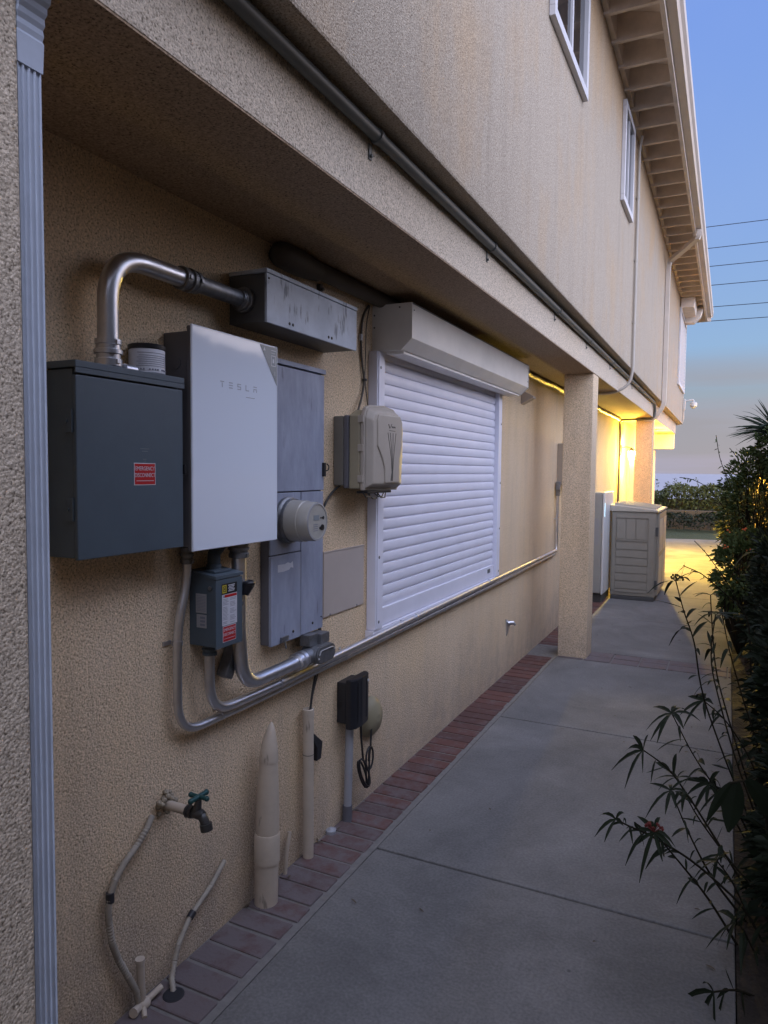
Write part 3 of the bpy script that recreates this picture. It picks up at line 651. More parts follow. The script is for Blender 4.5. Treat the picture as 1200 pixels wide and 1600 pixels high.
# corner badge (dark triangle with print)
g = MB(); g.prism([(2.090, 2.130), (2.194, 2.130), (2.194, 1.995)], 'x', .1274, .1279); g.build('corner_badge', 'badge_dark', pf)
g = MB(); g.box(.1281, .1284, 2.158, 2.186, 2.117, 2.1195); g.box(.1281, .1284, 2.158, 2.182, 2.108, 2.1095)
for a in ((2.158, 2.186, 2.098, 2.1005), (2.158, 2.186, 2.062, 2.0645), (2.158, 2.1605, 2.0645, 2.098), (2.1835, 2.186, 2.0645, 2.098), (2.167, 2.176, 2.074, 2.088)): g.box(.1281, .1284, *a)
g.prism([(2.116, 2.125), (2.122, 2.112), (2.110, 2.112)], 'x', .1281, .1284)
g.box(.1281, .1284, 2.18, 2.182, 2.03, 2.045)
g.build('badge_print', 'badge_white', pf)

# --- wiring trough
Q = empty('wiring_trough', (0.08, 2.42, 2.2), 'long horizontal gray steel trough with drip marks, highest box on the wall', 'wiring trough')
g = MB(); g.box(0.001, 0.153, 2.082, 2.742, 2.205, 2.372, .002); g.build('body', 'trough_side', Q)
g = MB(); g.box(0.001, 0.166, 2.078, 2.746, 2.374, 2.388, .002); g.build('rain_lid', 'trough_gray', Q)
g = MB(); g.box(0.1545, 0.164, 2.080, 2.744, 2.203, 2.3715, .0015); cv = g.build('cover', 'trough_gray', Q)
for y in (2.222, 2.245, 2.505, 2.53):
    g = MB(); screw(g, .164, y, 2.222, .006); g.build('screw', 'black', cv)
g = MB(); screw(g, .164, 2.092, 2.355, .004); g.build('screw', 'black', cv)

# --- meter panel
P_ = empty('meter_panel', (0.03, 2.46, 1.0), 'tall mottled gray meter and breaker panel behind the round electric meter', 'meter panel')
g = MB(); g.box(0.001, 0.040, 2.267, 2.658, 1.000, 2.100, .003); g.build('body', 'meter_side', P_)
g = MB(); g.box(0.001, 0.060, 2.262, 2.664, 2.097, 2.116, .002); g.build('rain_lid', 'meter_gray', P_)
g = MB(); g.box(0.0415, 0.053, 2.265, 2.660, 1.602, 2.091, .002); d1 = g.build('upper_door', 'meter_gray', P_)
g = MB(); g.box(0.0415, 0.051, 2.265, 2.478, 1.356, 1.597, .002); g.build('meter_cover', 'meter_gray', P_)
g = MB(); g.box(0.0415, 0.054, 2.265, 2.476, 0.998, 1.351, .002); ld = g.build('lower_cover', 'meter_gray', P_)
g = MB(); g.box(0.0415, 0.051, 2.484, 2.660, 1.000, 1.597, .002); g.build('breaker_cover', 'meter_gray', P_)
g = MB(); g.prism([(2.31, 1.285), (2.31, 1.315), (2.36, 1.313), (2.38, 1.318), (2.40, 1.312), (2.415, 1.319), (2.42, 1.292), (2.40, 1.296), (2.39, 1.288), (2.35, 1.284)], 'x', .0542, .0547); g.build('torn_sticker', 'sticker_white', ld)
g = MB(); screw(g, .0542, 2.42, 1.03, .006); g.build('screw', 'black', ld)
g = MB(); screw(g, .0512, 2.575, 1.035, .006); screw(g, .0512, 2.645, 1.05, .003); g.build('screw', 'black', P_)
g = MB(); g.box(.054, .064, 2.325, 2.375, 1.005, 1.025, .002); g.tube([(.062, 2.35, 1.005), (.066, 2.35, .985), (.06, 2.36, .975)], .004, 6); g.build('hasp', 'galv_dull', ld)
g = MB(); g.box(.050, .064, 2.646, 2.662, 1.66, 1.72, .002); g.tube([(.066, 2.664, 1.715), (.07, 2.674, 1.705), (.068, 2.674, 1.69), (.064, 2.664, 1.685)], .003, 6); g.build('latch', 'black', d1)
# socket meter
G = empty('electric_meter', (0.055, 2.368, 1.49), 'round glass covered electric meter sticking out of the gray panel', 'electric meter')
c = (0.0535, 2.375, 1.487)
MB().lathe(c, (1, 0, 0), [(0, .094), (.012, .094), (.014, .086), (.02, .082), (.022, .088), (.034, .088)], 40).build('mounting_ring', 'galv_dull', G)
MB().lathe((c[0] + .034, c[1], c[2]), (1, 0, 0), [(0, .083), (.055, .082), (.058, .078), (.098, .077), (.104, .074), (.105, .070)], 40).build('cover', 'meter_glass', G)
fc = MB().lathe((c[0] + .1395, c[1], c[2]), (1, 0, 0), [(0, .0675), (.001, .0675)], 40).build('face', 'meter_face', G)
MB().lathe((c[0] + .1385, c[1], c[2]), (1, 0, 0), [(0, .0745), (.004, .0745), (.0045, .068), (.001, .068)], 40).build('rim', 'sticker_gray', G)
xf = c[0] + .1408
g = MB(); g.box(xf, xf + .001, c[1] - .028, c[1] + .012, c[2] + .006, c[2] + .026); g.build('display', 'badge_dark', fc)
g = MB(); g.box(xf, xf + .001, c[1] + .020, c[1] + .036, c[2] + .012, c[2] + .016); g.tube([(xf, c[1] + .043, c[2] + .014), (xf + .002, c[1] + .043, c[2] + .014)], .006, 12); g.tube([(xf, c[1] + .035, c[2] - .024), (xf + .003, c[1] + .035, c[2] - .024)], .012, 12); g.tube([(xf, c[1] + .02, c[2] - .026), (xf + .002, c[1] + .02, c[2] - .026)], .006, 12); g.build('port', 'black', fc)
g = MB()
for k in range(4): g.box(xf, xf + .0005, c[1] - .03, c[1] + .002, c[2] - .012 - k * .008, c[2] - .0095 - k * .008)
g.build('face_print', 'sticker_text', fc)

# --- flush access panel
A_ = empty('access_panel', (0.003, 2.93, 1.02), 'flat beige cover plate screwed flush to the wall right of the meter panel', 'access panel')
g = MB(); g.box(0.0005, 0.007, 2.742, 3.132, 1.021, 1.313, .001); g.build('plate', 'panel_cream', A_)
g = MB(); g.box(0.0005, 0.009, 2.740, 3.134, 1.314, 1.319, .001); g.build('top_flange', 'panel_cream', A_)
for y in (2.80, 3.06):
    g = MB(); screw(g, .007, y, 1.028, .005); g.build('screw', 'galv_dull', A_)

# --- small safety switch
X0 = 0.113
Z_ = empty('safety_switch', (0.06, 1.935, 1.09), 'small dark gray switch box with white and red stickers hung below the glass fronted box', 'switch box')
g = MB(); g.box(0.001, X0 - .004, 1.862, 2.002, 1.092, 1.335, .003); g.build('body', 'gray_enamel', Z_)
g = MB(); g.box(X0 - .003, X0 + .002, 1.860, 2.004, 1.086, 1.318, .002); cvr = g.build('cover', 'gray_enamel', Z_)
g = MB(); g.prism([(0.001, 1.336), (X0 + .004, 1.322), (X0 + .004, 1.332), (.001, 1.348)], 'y', 1.858, 2.006); g.build('rain_lid', 'gray_enamel', Z_)
xs_ = X0 + .0022
g = MB(); g.box(xs_, xs_ + .0005, 1.892, 1.972, 1.160, 1.266); g.build('sticker', 'sticker_white', cvr)
g = MB(); g.box(xs_, xs_ + .0005, 1.890, 1.972, 1.267, 1.302); g.build('sticker_header', 'black', cvr)
g = MB(); g.box(xs_ + .0006, xs_ + .001, 1.893, 1.915, 1.271, 1.298); g.build('emblem', 'sticker_yellow', cvr)
g = MB(); 
for a in ((1.897, 1.911, 1.275, 1.2775), (1.897, 1.911, 1.2915, 1.294), (1.897, 1.8995, 1.2775, 1.2915), (1.9085, 1.911, 1.2775, 1.2915), (1.902, 1.906, 1.281, 1.288)): g.box(xs_ + .0011, xs_ + .0014, *a)
g.build('emblem_mark', 'black', cvr)
g = MB()
for k in range(5): g.box(xs_ + .0006, xs_ + .0009, 1.924 + (k % 2) * .004, 1.960 - (k % 3) * .003, 1.294 - k * .005, 1.2965 - k * .005)
g.build('header_print', 'sticker_white', cvr)
g = MB(); g.box(xs_ + .0006, xs_ + .0009, 1.905, 1.970, 1.255, 1.264); g.build('sticker_band', 'sticker_red', cvr)
g = MB(); random.seed(3)
for cidx, (a, b) in enumerate(((1.896, 1.928), (1.934, 1.968))):
    for k in range(19):
        if random.random() < .88: g.box(xs_ + .0006, xs_ + .0008, a, b - random.random() * .012, 1.249 - k * .0046, 1.2505 - k * .0046)
g.prism([(1.897, 1.256), (1.901, 1.264), (1.905, 1.256)], 'x', xs_ + .0006, xs_ + .0009)
g.build('sticker_print', 'sticker_text', cvr)
g = MB(); g.box(xs_, xs_ + .0005, 1.895, 1.966, 1.103, 1.158); rs = g.build('sticker', 'sticker_white', cvr); rs['label'] = 'red emergency disconnect sticker'
g = MB(); g.box(xs_ + .0006, xs_ + .0009, 1.897, 1.964, 1.105, 1.156); g.build('sticker_field', 'sticker_red', cvr)
text('EMERGENCY', 'lettering', 'sticker_white', cvr, xs_ + .0012, 1.9305, 1.1445, 0.0140, sx=.80, extr=.0002)
text('DISCONNECT', 'lettering', 'sticker_white', cvr, xs_ + .0012, 1.9305, 1.1285, 0.0140, sx=.76, extr=.0002)
g = MB(); g.box(xs_ + .001, xs_ + .0013, 1.901, 1.960, 1.114, 1.1152); g.build('sticker_rule', 'sticker_white', cvr)
g = MB(); g.box(.030, .075, 1.8605, 1.8613, 1.205, 1.270); g.box(.033, .075, 1.8605, 1.8613, 1.155, 1.200); g.build('side_label', 'sticker_gray', Z_)
g = MB()
for k in range(11): g.box(.033, .072, 1.860, 1.8604, 1.262 - k * .005, 1.2634 - k * .005)
for k in range(3): g.box(.048, .069, 1.860, 1.8604, 1.186 - k * .012, 1.193 - k * .012)
g.build('side_print', 'sticker_text', Z_)
g = MB(); g.tube([(.092, 1.8605, 1.292), (.092, 1.856, 1.292)], .007, 12); g.build('screw', 'galv_dull', Z_)
g = MB(); g.lathe((.05, 1.93, 1.340), (0, 0, 1), [(0, .036), (.006, .036), (.008, .026), (.022, .026), (.024, .022), (.05, .022)], 20)
g.box(.015, .09, 1.885, 1.975, 1.338, 1.346, .002); g.build('hub', 'gray_enamel', Z_)
g = MB(); g.tube(arc([(.05, 1.93, 1.375), (.05, 1.93, 1.40), (.05, 1.965, 1.425), (.05, 1.965, 1.445)], .02), .0215, 16); g.build('nipple', 'gray_enamel', Z_)
g = MB(); g.tube([(X0 - .03, 2.006, 1.215), (X0 - .03, 2.028, 1.215)], .018, 14); g.tube(arc([(X0 - .03, 2.022, 1.215), (X0 - .03, 2.028, 1.245), (X0 + .005, 2.035, 1.262)], .02), .010, 10)
g.build('lever', 'gray_enamel', Z_)
g = MB(); g.tube([(X0 - .01, 2.030, 1.250), (X0 + .005, 2.036, 1.285)], [.017, .022], 14); g.ball((X0 + .006, 2.0365, 1.287), (.022, .022, .012)); g.build('lever_grip', 'rubber', Z_)
g = MB(); g.box(.06, .10, 2.004, 2.022, 1.165, 1.185, .003); g.box(.07, .105, 2.004, 2.020, 1.130, 1.148, .003); g.tube([(.085, 2.012, 1.13), (.1, 2.015, 1.118), (.085, 2.018, 1.112)], .006, 8); g.build('lock_tab', 'galv_dull', Z_)
coupling((.05, 1.905, 1.052), (0, 0, 1), .019, 'gray_enamel', Z_, .04, 'bushing')

# --- conduits below the boxes
def conduit(name, label, pts, r, m, rad, clamps=(), seg=8):
    e_ = empty(name, pts[-1], label, 'conduit'); MB().tube(arc(pts, rad, seg), r, 16).build('pipe', m, e_)
    for p, d in clamps:
        g = MB(); clampring(g, p, d, r, .014)
        q = Vector(p)
        if abs(d[1]) > .5: g.box(.0005, .004, q.y - .008, q.y + .008, q.z + r, q.z + r + .028); g.box(.004, .010, q.y - .004, q.y + .004, q.z + r + .012, q.z + r + .02)
        else: g.box(.0005, .004, q.y - r - .022, q.y, q.z - .007, q.z + .007)
        g.build('strap', m, e_)
    return e_
ca = conduit('long_conduit', 'long thin galvanized conduit, lowest loop under the boxes, turning up at the stucco post',
        [(.03, 1.818, 1.42), (.03, 1.818, 1.32), (.03, 1.770, 1.17), (.03, 1.770, .812), (.03, 2.2, .805), (.03, 5.5, .818), (.026, 7.50, .838), (.026, 7.50, 1.44)], .0145, 'galvanized', .115,
        [((.03, 1.770, 1.12), (0, 0, 1)), ((.03, 1.99, .812), (0, 1, 0)), ((.03, 2.9, .809), (0, 1, 0)), ((.03, 4.2, .813), (0, 1, 0)), ((.028, 5.8, .822), (0, 1, 0)), ((.026, 7.5, 1.2), (0, 0, 1))], 10)
coupling((.03, 1.818, 1.375), (0, 0, 1), .0165, 'galv_dull', ca, .055, 'connector')
cb = conduit('looped_conduit', 'galvanized conduit looping from the small switch box to run just above the lowest pipe',
        [(.05, 1.905, 1.085), (.05, 1.905, .845), (.05, 2.3, .838), (.048, 3.6, .852), (.04, 7.42, .872)], .0175, 'galvanized', .12,
        [((.05, 2.33, .84), (0, 1, 0)), ((.048, 3.7, .853), (0, 1, 0)), ((.044, 5.1, .862), (0, 1, 0))], 10)
cc = conduit('thick_conduit', 'thick galvanized conduit curving from the glass fronted box to the pull fitting',
        [(.075, 2.036, 1.44), (.075, 2.036, 1.10), (.075, 2.06, .905), (.075, 2.36, .905), (.075, 2.47, .910)], .026, 'galvanized', .17, (), 12)
coupling((.075, 2.036, 1.375), (0, 0, 1), .028, 'galv_dull', cc, .06, 'connector')
g = MB(); g.lathe((.075, 2.40, .906), (0, 1, .03), [(0, .030), (.004, .037), (.022, .037), (.024, .031), (.036, .031), (.038, .038), (.058, .038), (.06, .033), (.075, .033)], 20)
g.box(.108, .116, 2.405, 2.42, .895, .92, .001); g.box(.108, .118, 2.440, 2.456, .900, .925, .001); g.build('compression_coupling', 'galvanized', cc)
L_ = empty('pull_fitting', (.06, 2.56, .86), 'cast metal pull fitting with oval cover plate under the meter panel', 'conduit fitting')
def oval(y, z, hy, hz, n=20):   # stadium outline in (y,z)
    o = []
    for i in range(n):
        a = 2 * math.pi * i / n; o.append((y + (hy - hz) * (1 if math.cos(a) > 0 else -1) + hz * math.cos(a), z + hz * math.sin(a)))
    return o
g = MB(); g.prism(oval(2.575, .912, .078, .038), 'x', .04, .115, .003); g.tube([(.075, 2.46, .909), (.075, 2.52, .911)], .034, 18); g.build('body', 'galv_dull', L_)
g = MB(); g.prism(oval(2.575, .912, .076, .036), 'x', .117, .122, .0015); g.build('cover_plate', 'galv_dull', L_)
g = MB(); g.tube(arc([(.124, 2.515, .915), (.124, 2.525, .932), (.124, 2.62, .932), (.124, 2.635, .925)], .012), .003, 8); g.ball((.123, 2.51, .900), .005); g.ball((.123, 2.64, .918), .005); g.build('cover_rib', 'sticker_gray', L_)
g = MB(); g.box(.035, .085, 2.50, 2.565, .950, .998, .002); g.box(.035, .10, 2.568, 2.635, .950, .992, .002); g.build('pipe_hub', 'galv_dull', L_)
# angled stub behind the thick conduit
o = MB(); rot = Matrix.Rotation(R(-28), 3, 'X'); o.box(.006, .050, 2.022, 2.066, .935, 1.075, .004, rot=rot)
tag(o.build('strut_bracket', 'galv_dull'), 'short slanting metal strut behind the thick conduit below the small switch box', 'bracket')

# --- internet service box
I_ = empty('service_box', (0.08, 3.03, 1.6), 'rounded beige cable service box with embossed fan lines, overlapping the roller shutter', 'service box')
g = MB(); g.box(0.001, 0.052, 2.832, 3.10, 1.618, 1.934, .006); g.build('gray_backbox', 'box_gray', I_)
g = MB(); g.box(0.053, 0.076, 2.834, 3.19, 1.606, 1.938, .006); g.build('gray_flange', 'meter_side', I_)
g = MB(); g.prism([(2.842, 1.605), (3.20, 1.602), (3.20, 1.93), (3.16, 1.965), (2.90, 1.965), (2.842, 1.935)], 'x', .077, .131, .006); g.build('back_shell', 'beige_shade', I_)
out = [(2.846, 1.598), (3.205, 1.594), (3.215, 1.75), (3.222, 1.90), (3.205, 1.955), (3.155, 1.985), (3.05, 1.995), (2.90, 1.985), (2.865, 1.972), (2.846, 1.935)]
g = MB(); g.prism(out, 'x', .132, .152, .005); lid = g.build('lid_rim', 'beige_plastic', I_)
def shrink(p, k, cy, cz): return [(cy + (a - cy) * k, cz + (b - cz) * k) for a, b in p]
g = MB(); A = shrink(out, .965, 3.035, 1.79); 
Bp = shrink(out, .85, 3.045, 1.79)
va = [g.b.verts.new((.1525, *p)) for p in A]; vb = [g.b.verts.new((.185, *p)) for p in Bp]; n = len(A)
for i in range(n): g.b.faces.new((va[i], va[(i + 1) % n], vb[(i + 1) % n], vb[i]))
g.b.faces.new(vb); g.b.faces.new(va[::-1])
bmesh.ops.bevel(g.b, geom=g.b.edges[:], offset=.008, segments=4, profile=.6, affect='EDGES')
for f in g.b.faces: f.smooth = True
g.build('lid_dome', 'beige_plastic', I_)
# raised shield-shaped panel on the lid
sh = [(2.935, 1.945), (3.165, 1.95), (3.19, 1.92), (3.19, 1.80), (3.165, 1.75), (3.165, 1.63), (3.005, 1.63), (3.0, 1.70), (2.975, 1.745), (2.94, 1.785), (2.925, 1.80), (2.922, 1.92)]
sh = [(a - .015, b) for a, b in sh]
g = MB(); g.prism(sh, 'x', .180, .1915, .006); pn = g.build('lid_panel', 'beige_plastic', I_)
g = MB(); xx = .1922
for i, (ya, yb) in enumerate(((3.010, 3.050), (3.036, 3.058), (3.066, 3.066), (3.098, 3.074))):
    g.tube([(xx, ya, 1.865), (xx, ya + (yb - ya) * .55, 1.80), (xx, yb, 1.74), (xx, yb - .004 * (i - 1.5), 1.68), (xx, 3.045 + i * .007, 1.64)], .0014, 6)
g.tube(arc([(xx, 3.016, 1.905), (xx, 3.030, 1.885), (xx, 3.052, 1.907)], .006), .0016, 6)
g.tube([(xx, 3.052, 1.897), (xx, 3.058, 1.890), (xx, 3.064, 1.897), (xx, 3.070, 1.890), (xx, 3.078, 1.897), (xx, 3.086, 1.890), (xx, 3.092, 1.896)], .0016, 6)
g.tube([(xx, 3.026, 1.877), (xx, 3.090, 1.875)], .0014, 6)
g.build('embossed_lines', 'groove', pn)
for z in (1.65, 1.79, 1.92):
    g = MB(); g.box(.122, .150, 2.838, 2.845, z - .016, z + .016, .002); g.build('hinge_clip', 'beige_plastic', I_)
g = MB(); g.box(.10, .16, 2.87, 3.12, 1.583, 1.595, .002); g.build('cable_tray', 'black', I_)
g = MB()
for a, b, dp in ((2.90, 3.02, .03), (2.96, 3.08, .022), (3.0, 3.10, .028), (2.86, 2.92, .02)): g.tube([(.14, a, 1.588), (.15, (a + b) / 2 - .02, 1.588 - dp), (.15, (a + b) / 2 + .02, 1.588 - dp), (.14, b, 1.588)], .003, 6)
g.build('cable_loops', 'black_cable', I_)
# wires
o = MB().tube(arc([(.006, 3.165, 2.50), (.008, 3.10, 2.44), (.010, 3.075, 2.33), (.008, 3.09, 2.22), (.012, 3.115, 2.13), (.012, 3.09, 2.05), (.03, 3.02, 1.98), (.05, 2.97, 1.95)], .04), .0055, 8).build('cable', 'duct_brown'); tag(o, 'thick brown cable hanging from the soffit to the top of the beige service box', 'cable')
o = MB().tube(arc([(.006, 3.175, 2.50), (.008, 3.135, 2.40), (.008, 3.125, 2.13), (.010, 3.150, 2.02), (.02, 3.17, 1.92)], .04), .0026, 6).build('cable', 'duct_brown'); tag(o, 'thin brown wire hanging beside the shutter case, right of the thick cable', 'cable')
o = MB(); o.box(.004, .018, 3.068, 3.080, 2.315, 2.345, .002); tag(o.build('cable_clip', 'sticker_white'), 'small white clip holding the brown cables beside the trough', 'cable clip')
o = MB(); clampring(o, (.012, 3.115, 2.13), (0, 0, 1), .010, .010); tag(o.build('cable_tie', 'black'), 'black tie bundling the brown cables above the service box', 'cable tie')
o = MB().tube(arc([(.02, 2.86, 1.618), (.015, 2.80, 1.59), (.010, 2.745, 1.54), (.008, 2.705, 1.46), (.006, 2.70, 1.30), (.006, 2.69, 1.02), (.03, 2.68, .95), (.03, 2.66, .86), (.03, 2.61, .72), (.04, 2.575, .64)], .04), .0052, 8).build('cable', 'black_cable'); tag(o, 'black cable from the service box down past the meter panel into the cream pipe', 'cable')
o = MB().tube(arc([(.006, 2.71, 1.02), (.008, 2.725, .93), (.02, 2.70, .84), (.02, 2.64, .72), (.03, 2.585, .65)], .04), .0028, 6).build('cable', 'black_cable'); tag(o, 'thin black wire beside the thicker black cable below the meter panel', 'cable')

# --- roller shutter
V = empty('roller_shutter', (.05, 4.25, .83), 'white closed roller shutter with boxed case covering the ground floor window', 'roller shutter')
g = MB(); prof = [(0.001, 2.285), (.156, 2.285), (.214, 2.338), (.214, 2.505), (.001, 2.505)]
g.prism(prof, 'y', 3.222, 5.47, .004); cs = g.build('case', 'shutter_case', V)
for y, s_ in ((3.2175, 1), (5.471, -1)):
    g = MB(); g.prism([(0.0, 2.282), (.158, 2.282), (.217, 2.336), (.217, 2.509), (.0, 2.509)], 'y', y, y + .004); g.build('end_cap', 'shutter_case', cs)
g = MB()
g.box(.001, .216, 3.2225, 5.4695, 2.5055, 2.5085); g.build('top_seam', 'trough_side', cs)
g = MB()
for (x, z) in ((.012, 2.46), (.012, 2.40), (.150, 2.49)): g.tube([(x, 3.2175, z), (x, 3.2150, z)], .0045, 10)
g.build('rivets', 'groove', cs)
g = MB(); screw(g, .2145, 3.245, 2.475, .004); screw(g, .2145, 5.445, 2.38, .004); g.build('rivets', 'groove', cs)
g = MB(); g.box(.001, .052, 3.175, 3.262, .880, 2.280, .004); g.box(.053, .057, 3.185, 3.235, .885, 2.279, .001); rl = g.build('guide_rail', 'shutter_white', V)
for z in (.92, 1.25, 1.72, 2.20):
    g = MB(); screw(g, .057, 3.205, z, .008); g.build('screw', 'galv_dull', rl)
g = MB(); g.box(.001, .052, 5.255, 5.335, .880, 2.280, .004); rr = g.build('guide_rail', 'shutter_white', V)
for z in (.92, 1.25, 1.60, 2.05):
    g = MB(); screw(g, .052, 5.315, z, .008); g.build('screw', 'galv_dull', rr)
g = MB(); g.prism([(0.001, .835), (.030, .835), (.046, .860), (.046, .878), (.001, .878)], 'y', 3.165, 5.33); g.build('sill', 'shutter_white', V)
# curtain: interlocking curved slats
pitch = .0582; z = .975; prof = []
g = MB(); z_end = 2.285
while z < z_end:
    arcn = 7
    for i in range(arcn + 1):
        t = i / arcn; prof.append((.017 + .0034 * math.sin(math.pi * min(1, t * 1.0)) ** .7, z + t * (pitch - .009)))
    prof += [(.0105, z + pitch - .0075), (.0100, z + pitch - .002)]
    z += pitch
outl = prof + [(.004, prof[-1][1]), (.004, prof[0][1])]
g.prism(outl, 'y', 3.262, 5.254)
for f in g.b.faces: f.smooth = False
g.build('slat_curtain', 'shutter_white', V)
g = MB(); g.box(.003, .030, 3.263, 5.253, .882, .973, .004); bb = g.build('bottom_bar', 'shutter_white', V)
g = MB(); g.box(.0305, .034, 5.10, 5.16, .925, .955, .002); g.build('lock', 'galv_dull', bb)
g = MB()
for y in (3.5, 4.2, 4.9): screw(g, .0468, y, .869, .005)
g.build('rivets', 'galv_dull', V)
# weep flashing under the case
g = MB(); g.box(.060, .150, 3.27, 5.45, 2.272, 2.2845, .002); g.build('lower_lip', 'shutter_case', V)

# --- vent hood, far subpanel, hook plate
h_ = MB(); h_.prism([(0.001, 2.39), (.004, 2.39), (.105, 2.335), (.105, 2.318), (.092, 2.318), (.006, 2.272), (.001, 2.272)], 'y', 6.06, 6.16, .002)
tag(h_.build('vent_hood', 'panel_cream'), 'small triangular metal vent hood on the wall just right of the shutter case', 'vent hood')
F = empty('subpanel', (.05, 7.7, 1.54), 'slim gray breaker box half hidden behind the near stucco post', 'breaker box')
g = MB(); g.box(.001, .085, 7.56, 7.95, 1.55, 1.99, .004); g.build('body', 'beige_plastic', F)
g = MB(); g.box(.086, .094, 7.57, 7.94, 1.56, 1.98, .003); g.build('door', 'beige_plastic', F)
g = MB(); g.tube([(.04, 7.80, 1.99), (.04, 7.80, 2.04)], .02, 12); g.build('hub', 'galv_dull', F)
g = MB(); g.prism(oval(7.50, 1.515, .0385, .038), 'x', .01, .055, .004); g.box(.01, .05, 7.47, 7.53, 1.44, 1.59, .008); 
tag(g.build('conduit_body', 'galv_dull'), 'small cast conduit elbow at the lower left of the half hidden breaker box', 'conduit fitting')
g = MB(); g.prism([(5.72, .46), (5.86, .41), (5.80, .345), (5.745, .315)], 'x', .0005, .006); g.tube([(.005, 5.79, .415), (.045, 5.80, .42), (.06, 5.81, .40)], [.022, .016, .010], 12)
tag(g.build('wall_spigot', 'galvanized'), 'small metal spigot plate low on the wall between shutter and post', 'spigot')

# --- PVC pipes in front of the wall
U = empty('cream_drain_pipe', (.062, 2.23, 0), 'thick cream pvc pipe at the wall with a broken pointed top', 'pipe')
cx, cy = .062, 2.232
g = MB(); g.tube([(cx, cy - .012, -.02), (cx, cy - .008, .17)], .046, 28); g.build('lower_pipe', 'pvc_cream', U)
g = MB(); g.lathe((cx, cy - .008, .165), (0, .02, 1), [(0, .047), (.001, .0505), (.108, .0505), (.116, .0475)], 28); g.build('collar', 'pvc_cream', U)
g = MB(); n = 28; prof = [(.17, .0455), (.26, .045), (.34, .044), (.42, .041), (.50, .036), (.545, .0325)]
def ring(g, z, r, dy=0, cxx=cx): return [g.b.verts.new((cxx + r * math.cos(2 * math.pi * k / n), cy + dy + r * math.sin(2 * math.pi * k / n), z)) for k in range(n)]
def loft(g, prof):
    rs = [ring(g, z, r, dy) for z, r, dy in prof]
    for A, B in zip(rs, rs[1:]):
        for k in range(n): g.b.faces.new((A[k], A[(k + 1) % n], B[(k + 1) % n], B[k])).smooth = True
    g.b.faces.new(rs[0][::-1]); g.b.faces.new(rs[-1])
loft(g, [(.17, .0465, -.006), (.28, .0462, -.004), (.36, .0455, -.002), (.44, .0425, 0), (.52, .038, .003), (.570, .0345, .005)]); g.build('pipe_barrel', 'pvc_cream', U)
g = MB(); loft(g, [(.558, .0372, .005), (.572, .0372, .005), (.605, .0335, .008), (.640, .0275, .012), (.675, .018, .018), (.695, .011, .022), (.706, .003, .025)]); g.build('pointed_cap', 'pvc_cream', U)
o = MB().tube([(.020, 2.415, .0), (.020, 2.425, .09), (.018, 2.452, .165)], .009, 10).build('stub_pipe', 'pvc_cream'); tag(o, 'short thin cream stub leaning on the wall right of the thick cream pipe', 'pipe')
U2 = empty('slim_cream_pipe', (.036, 2.575, 0), 'tall slim cream pvc pipe swallowing the black cables', 'pipe')
g = MB(); g.tube([(.036, 2.572, -.02), (.036, 2.568, .635)], .0235, 20); g.build('pipe', 'pvc_cream', U2)
g = MB(); g.lathe((.036, 2.568, .63), (0, 0, 1), [(0, .0250), (.030, .0250), (.032, .019), (.020, .018)], 20); g.build('cap', 'pvc_cream', U2)
g = MB(); g.tube([(.036, 2.568, .46), (.036, 2.568, .463)], .0245, 20); g.build('joint', 'groove', U2)
b_ = MB(); b_.prism([(2.60, .515), (2.615, .535), (2.685, .478), (2.672, .405), (2.635, .405), (2.640, .460)], 'x', .004, .04, .003); tag(b_.build('black_bracket', 'rubber'), 'bent black plastic bracket on the wall right of the slim cream pipe', 'bracket')

# --- outdoor outlet box
O = empty('outlet_box', (.05, 2.95, .47), 'black plastic outlet box with ribbed cover on a gray riser', 'outlet box')
g = MB(); g.box(.001, .050, 2.878, 3.02, .494, .690, .005); g.build('back_box', 'rubber', O)
g = MB(); g.box(.010, .030, 2.8745, 2.8775, .575, .60, .001); g.build('toggle', 'black', O)
g = MB(); g.prism([(.051, 2.872), (.080, 2.872), (.096, 2.90), (.100, 2.955), (.090, 3.035), (.075, 3.055), (.051, 3.055)], 'z', .470, .708, .008)
cvx = g.build('cover', 'rubber', O)
g = MB()
for y in (2.91, 2.94, 2.97, 3.0): g.box(.0985 if y < 2.96 else .092, .1005 if y < 2.96 else .096, y, y + .006, .50, .69, .0008)
g.build('ribs', 'rubber', cvx)
g = MB(); g.tube([(.092, 3.02, .675), (.097, 3.02, .675)], .006, 12); g.build('screw', 'sticker_white', cvx)
Rz = empty('gray_riser', (.03, 2.94, 0), 'gray pvc riser pipe under the black outlet box', 'pipe')
g = MB(); g.tube([(.03, 2.935, -.02), (.033, 2.950, .48)], .0195, 20); g.build('pipe', 'pvc_gray', Rz)
g = MB(); g.tube([(.03, 2.935, -.01), (.03, 2.937, .075)], .0235, 20); g.build('coupling', 'meter_side', Rz)
g = MB(); g.lathe((.002, 3.215, .42), (1, 0, 0), [(0, .105), (.02, .10), (.045, .07), (.055, .02)], 24); tag(g.build('bell_cover', 'tan_rubber'), 'olive tan round cover on the wall peeking from behind the black outlet box', 'cover')
loop = [(.075, 2.985, .475), (.07, 3.0, .38), (.06, 3.04, .27), (.055, 3.08, .215)]
for k in range(2):
    for i in range(14):
        a = 2 * math.pi * i / 13; ww = .028 + .008 * k
        loop.append((.05 + .012 * k, 3.055 + ww * math.sin(a) + .045 * math.cos(a), .185 - .085 * math.cos(a) * 1.0 + .01 * k))
for i in range(12):
    a = 2 * math.pi * i / 11; loop.append((.05, 3.13 + .05 * math.sin(a) * .8, .24 + .06 * math.cos(a)))
loop += [(.05, 3.12, .23), (.045, 3.15, .29), (.045, 3.155, .36), (.04, 3.17, .41)]
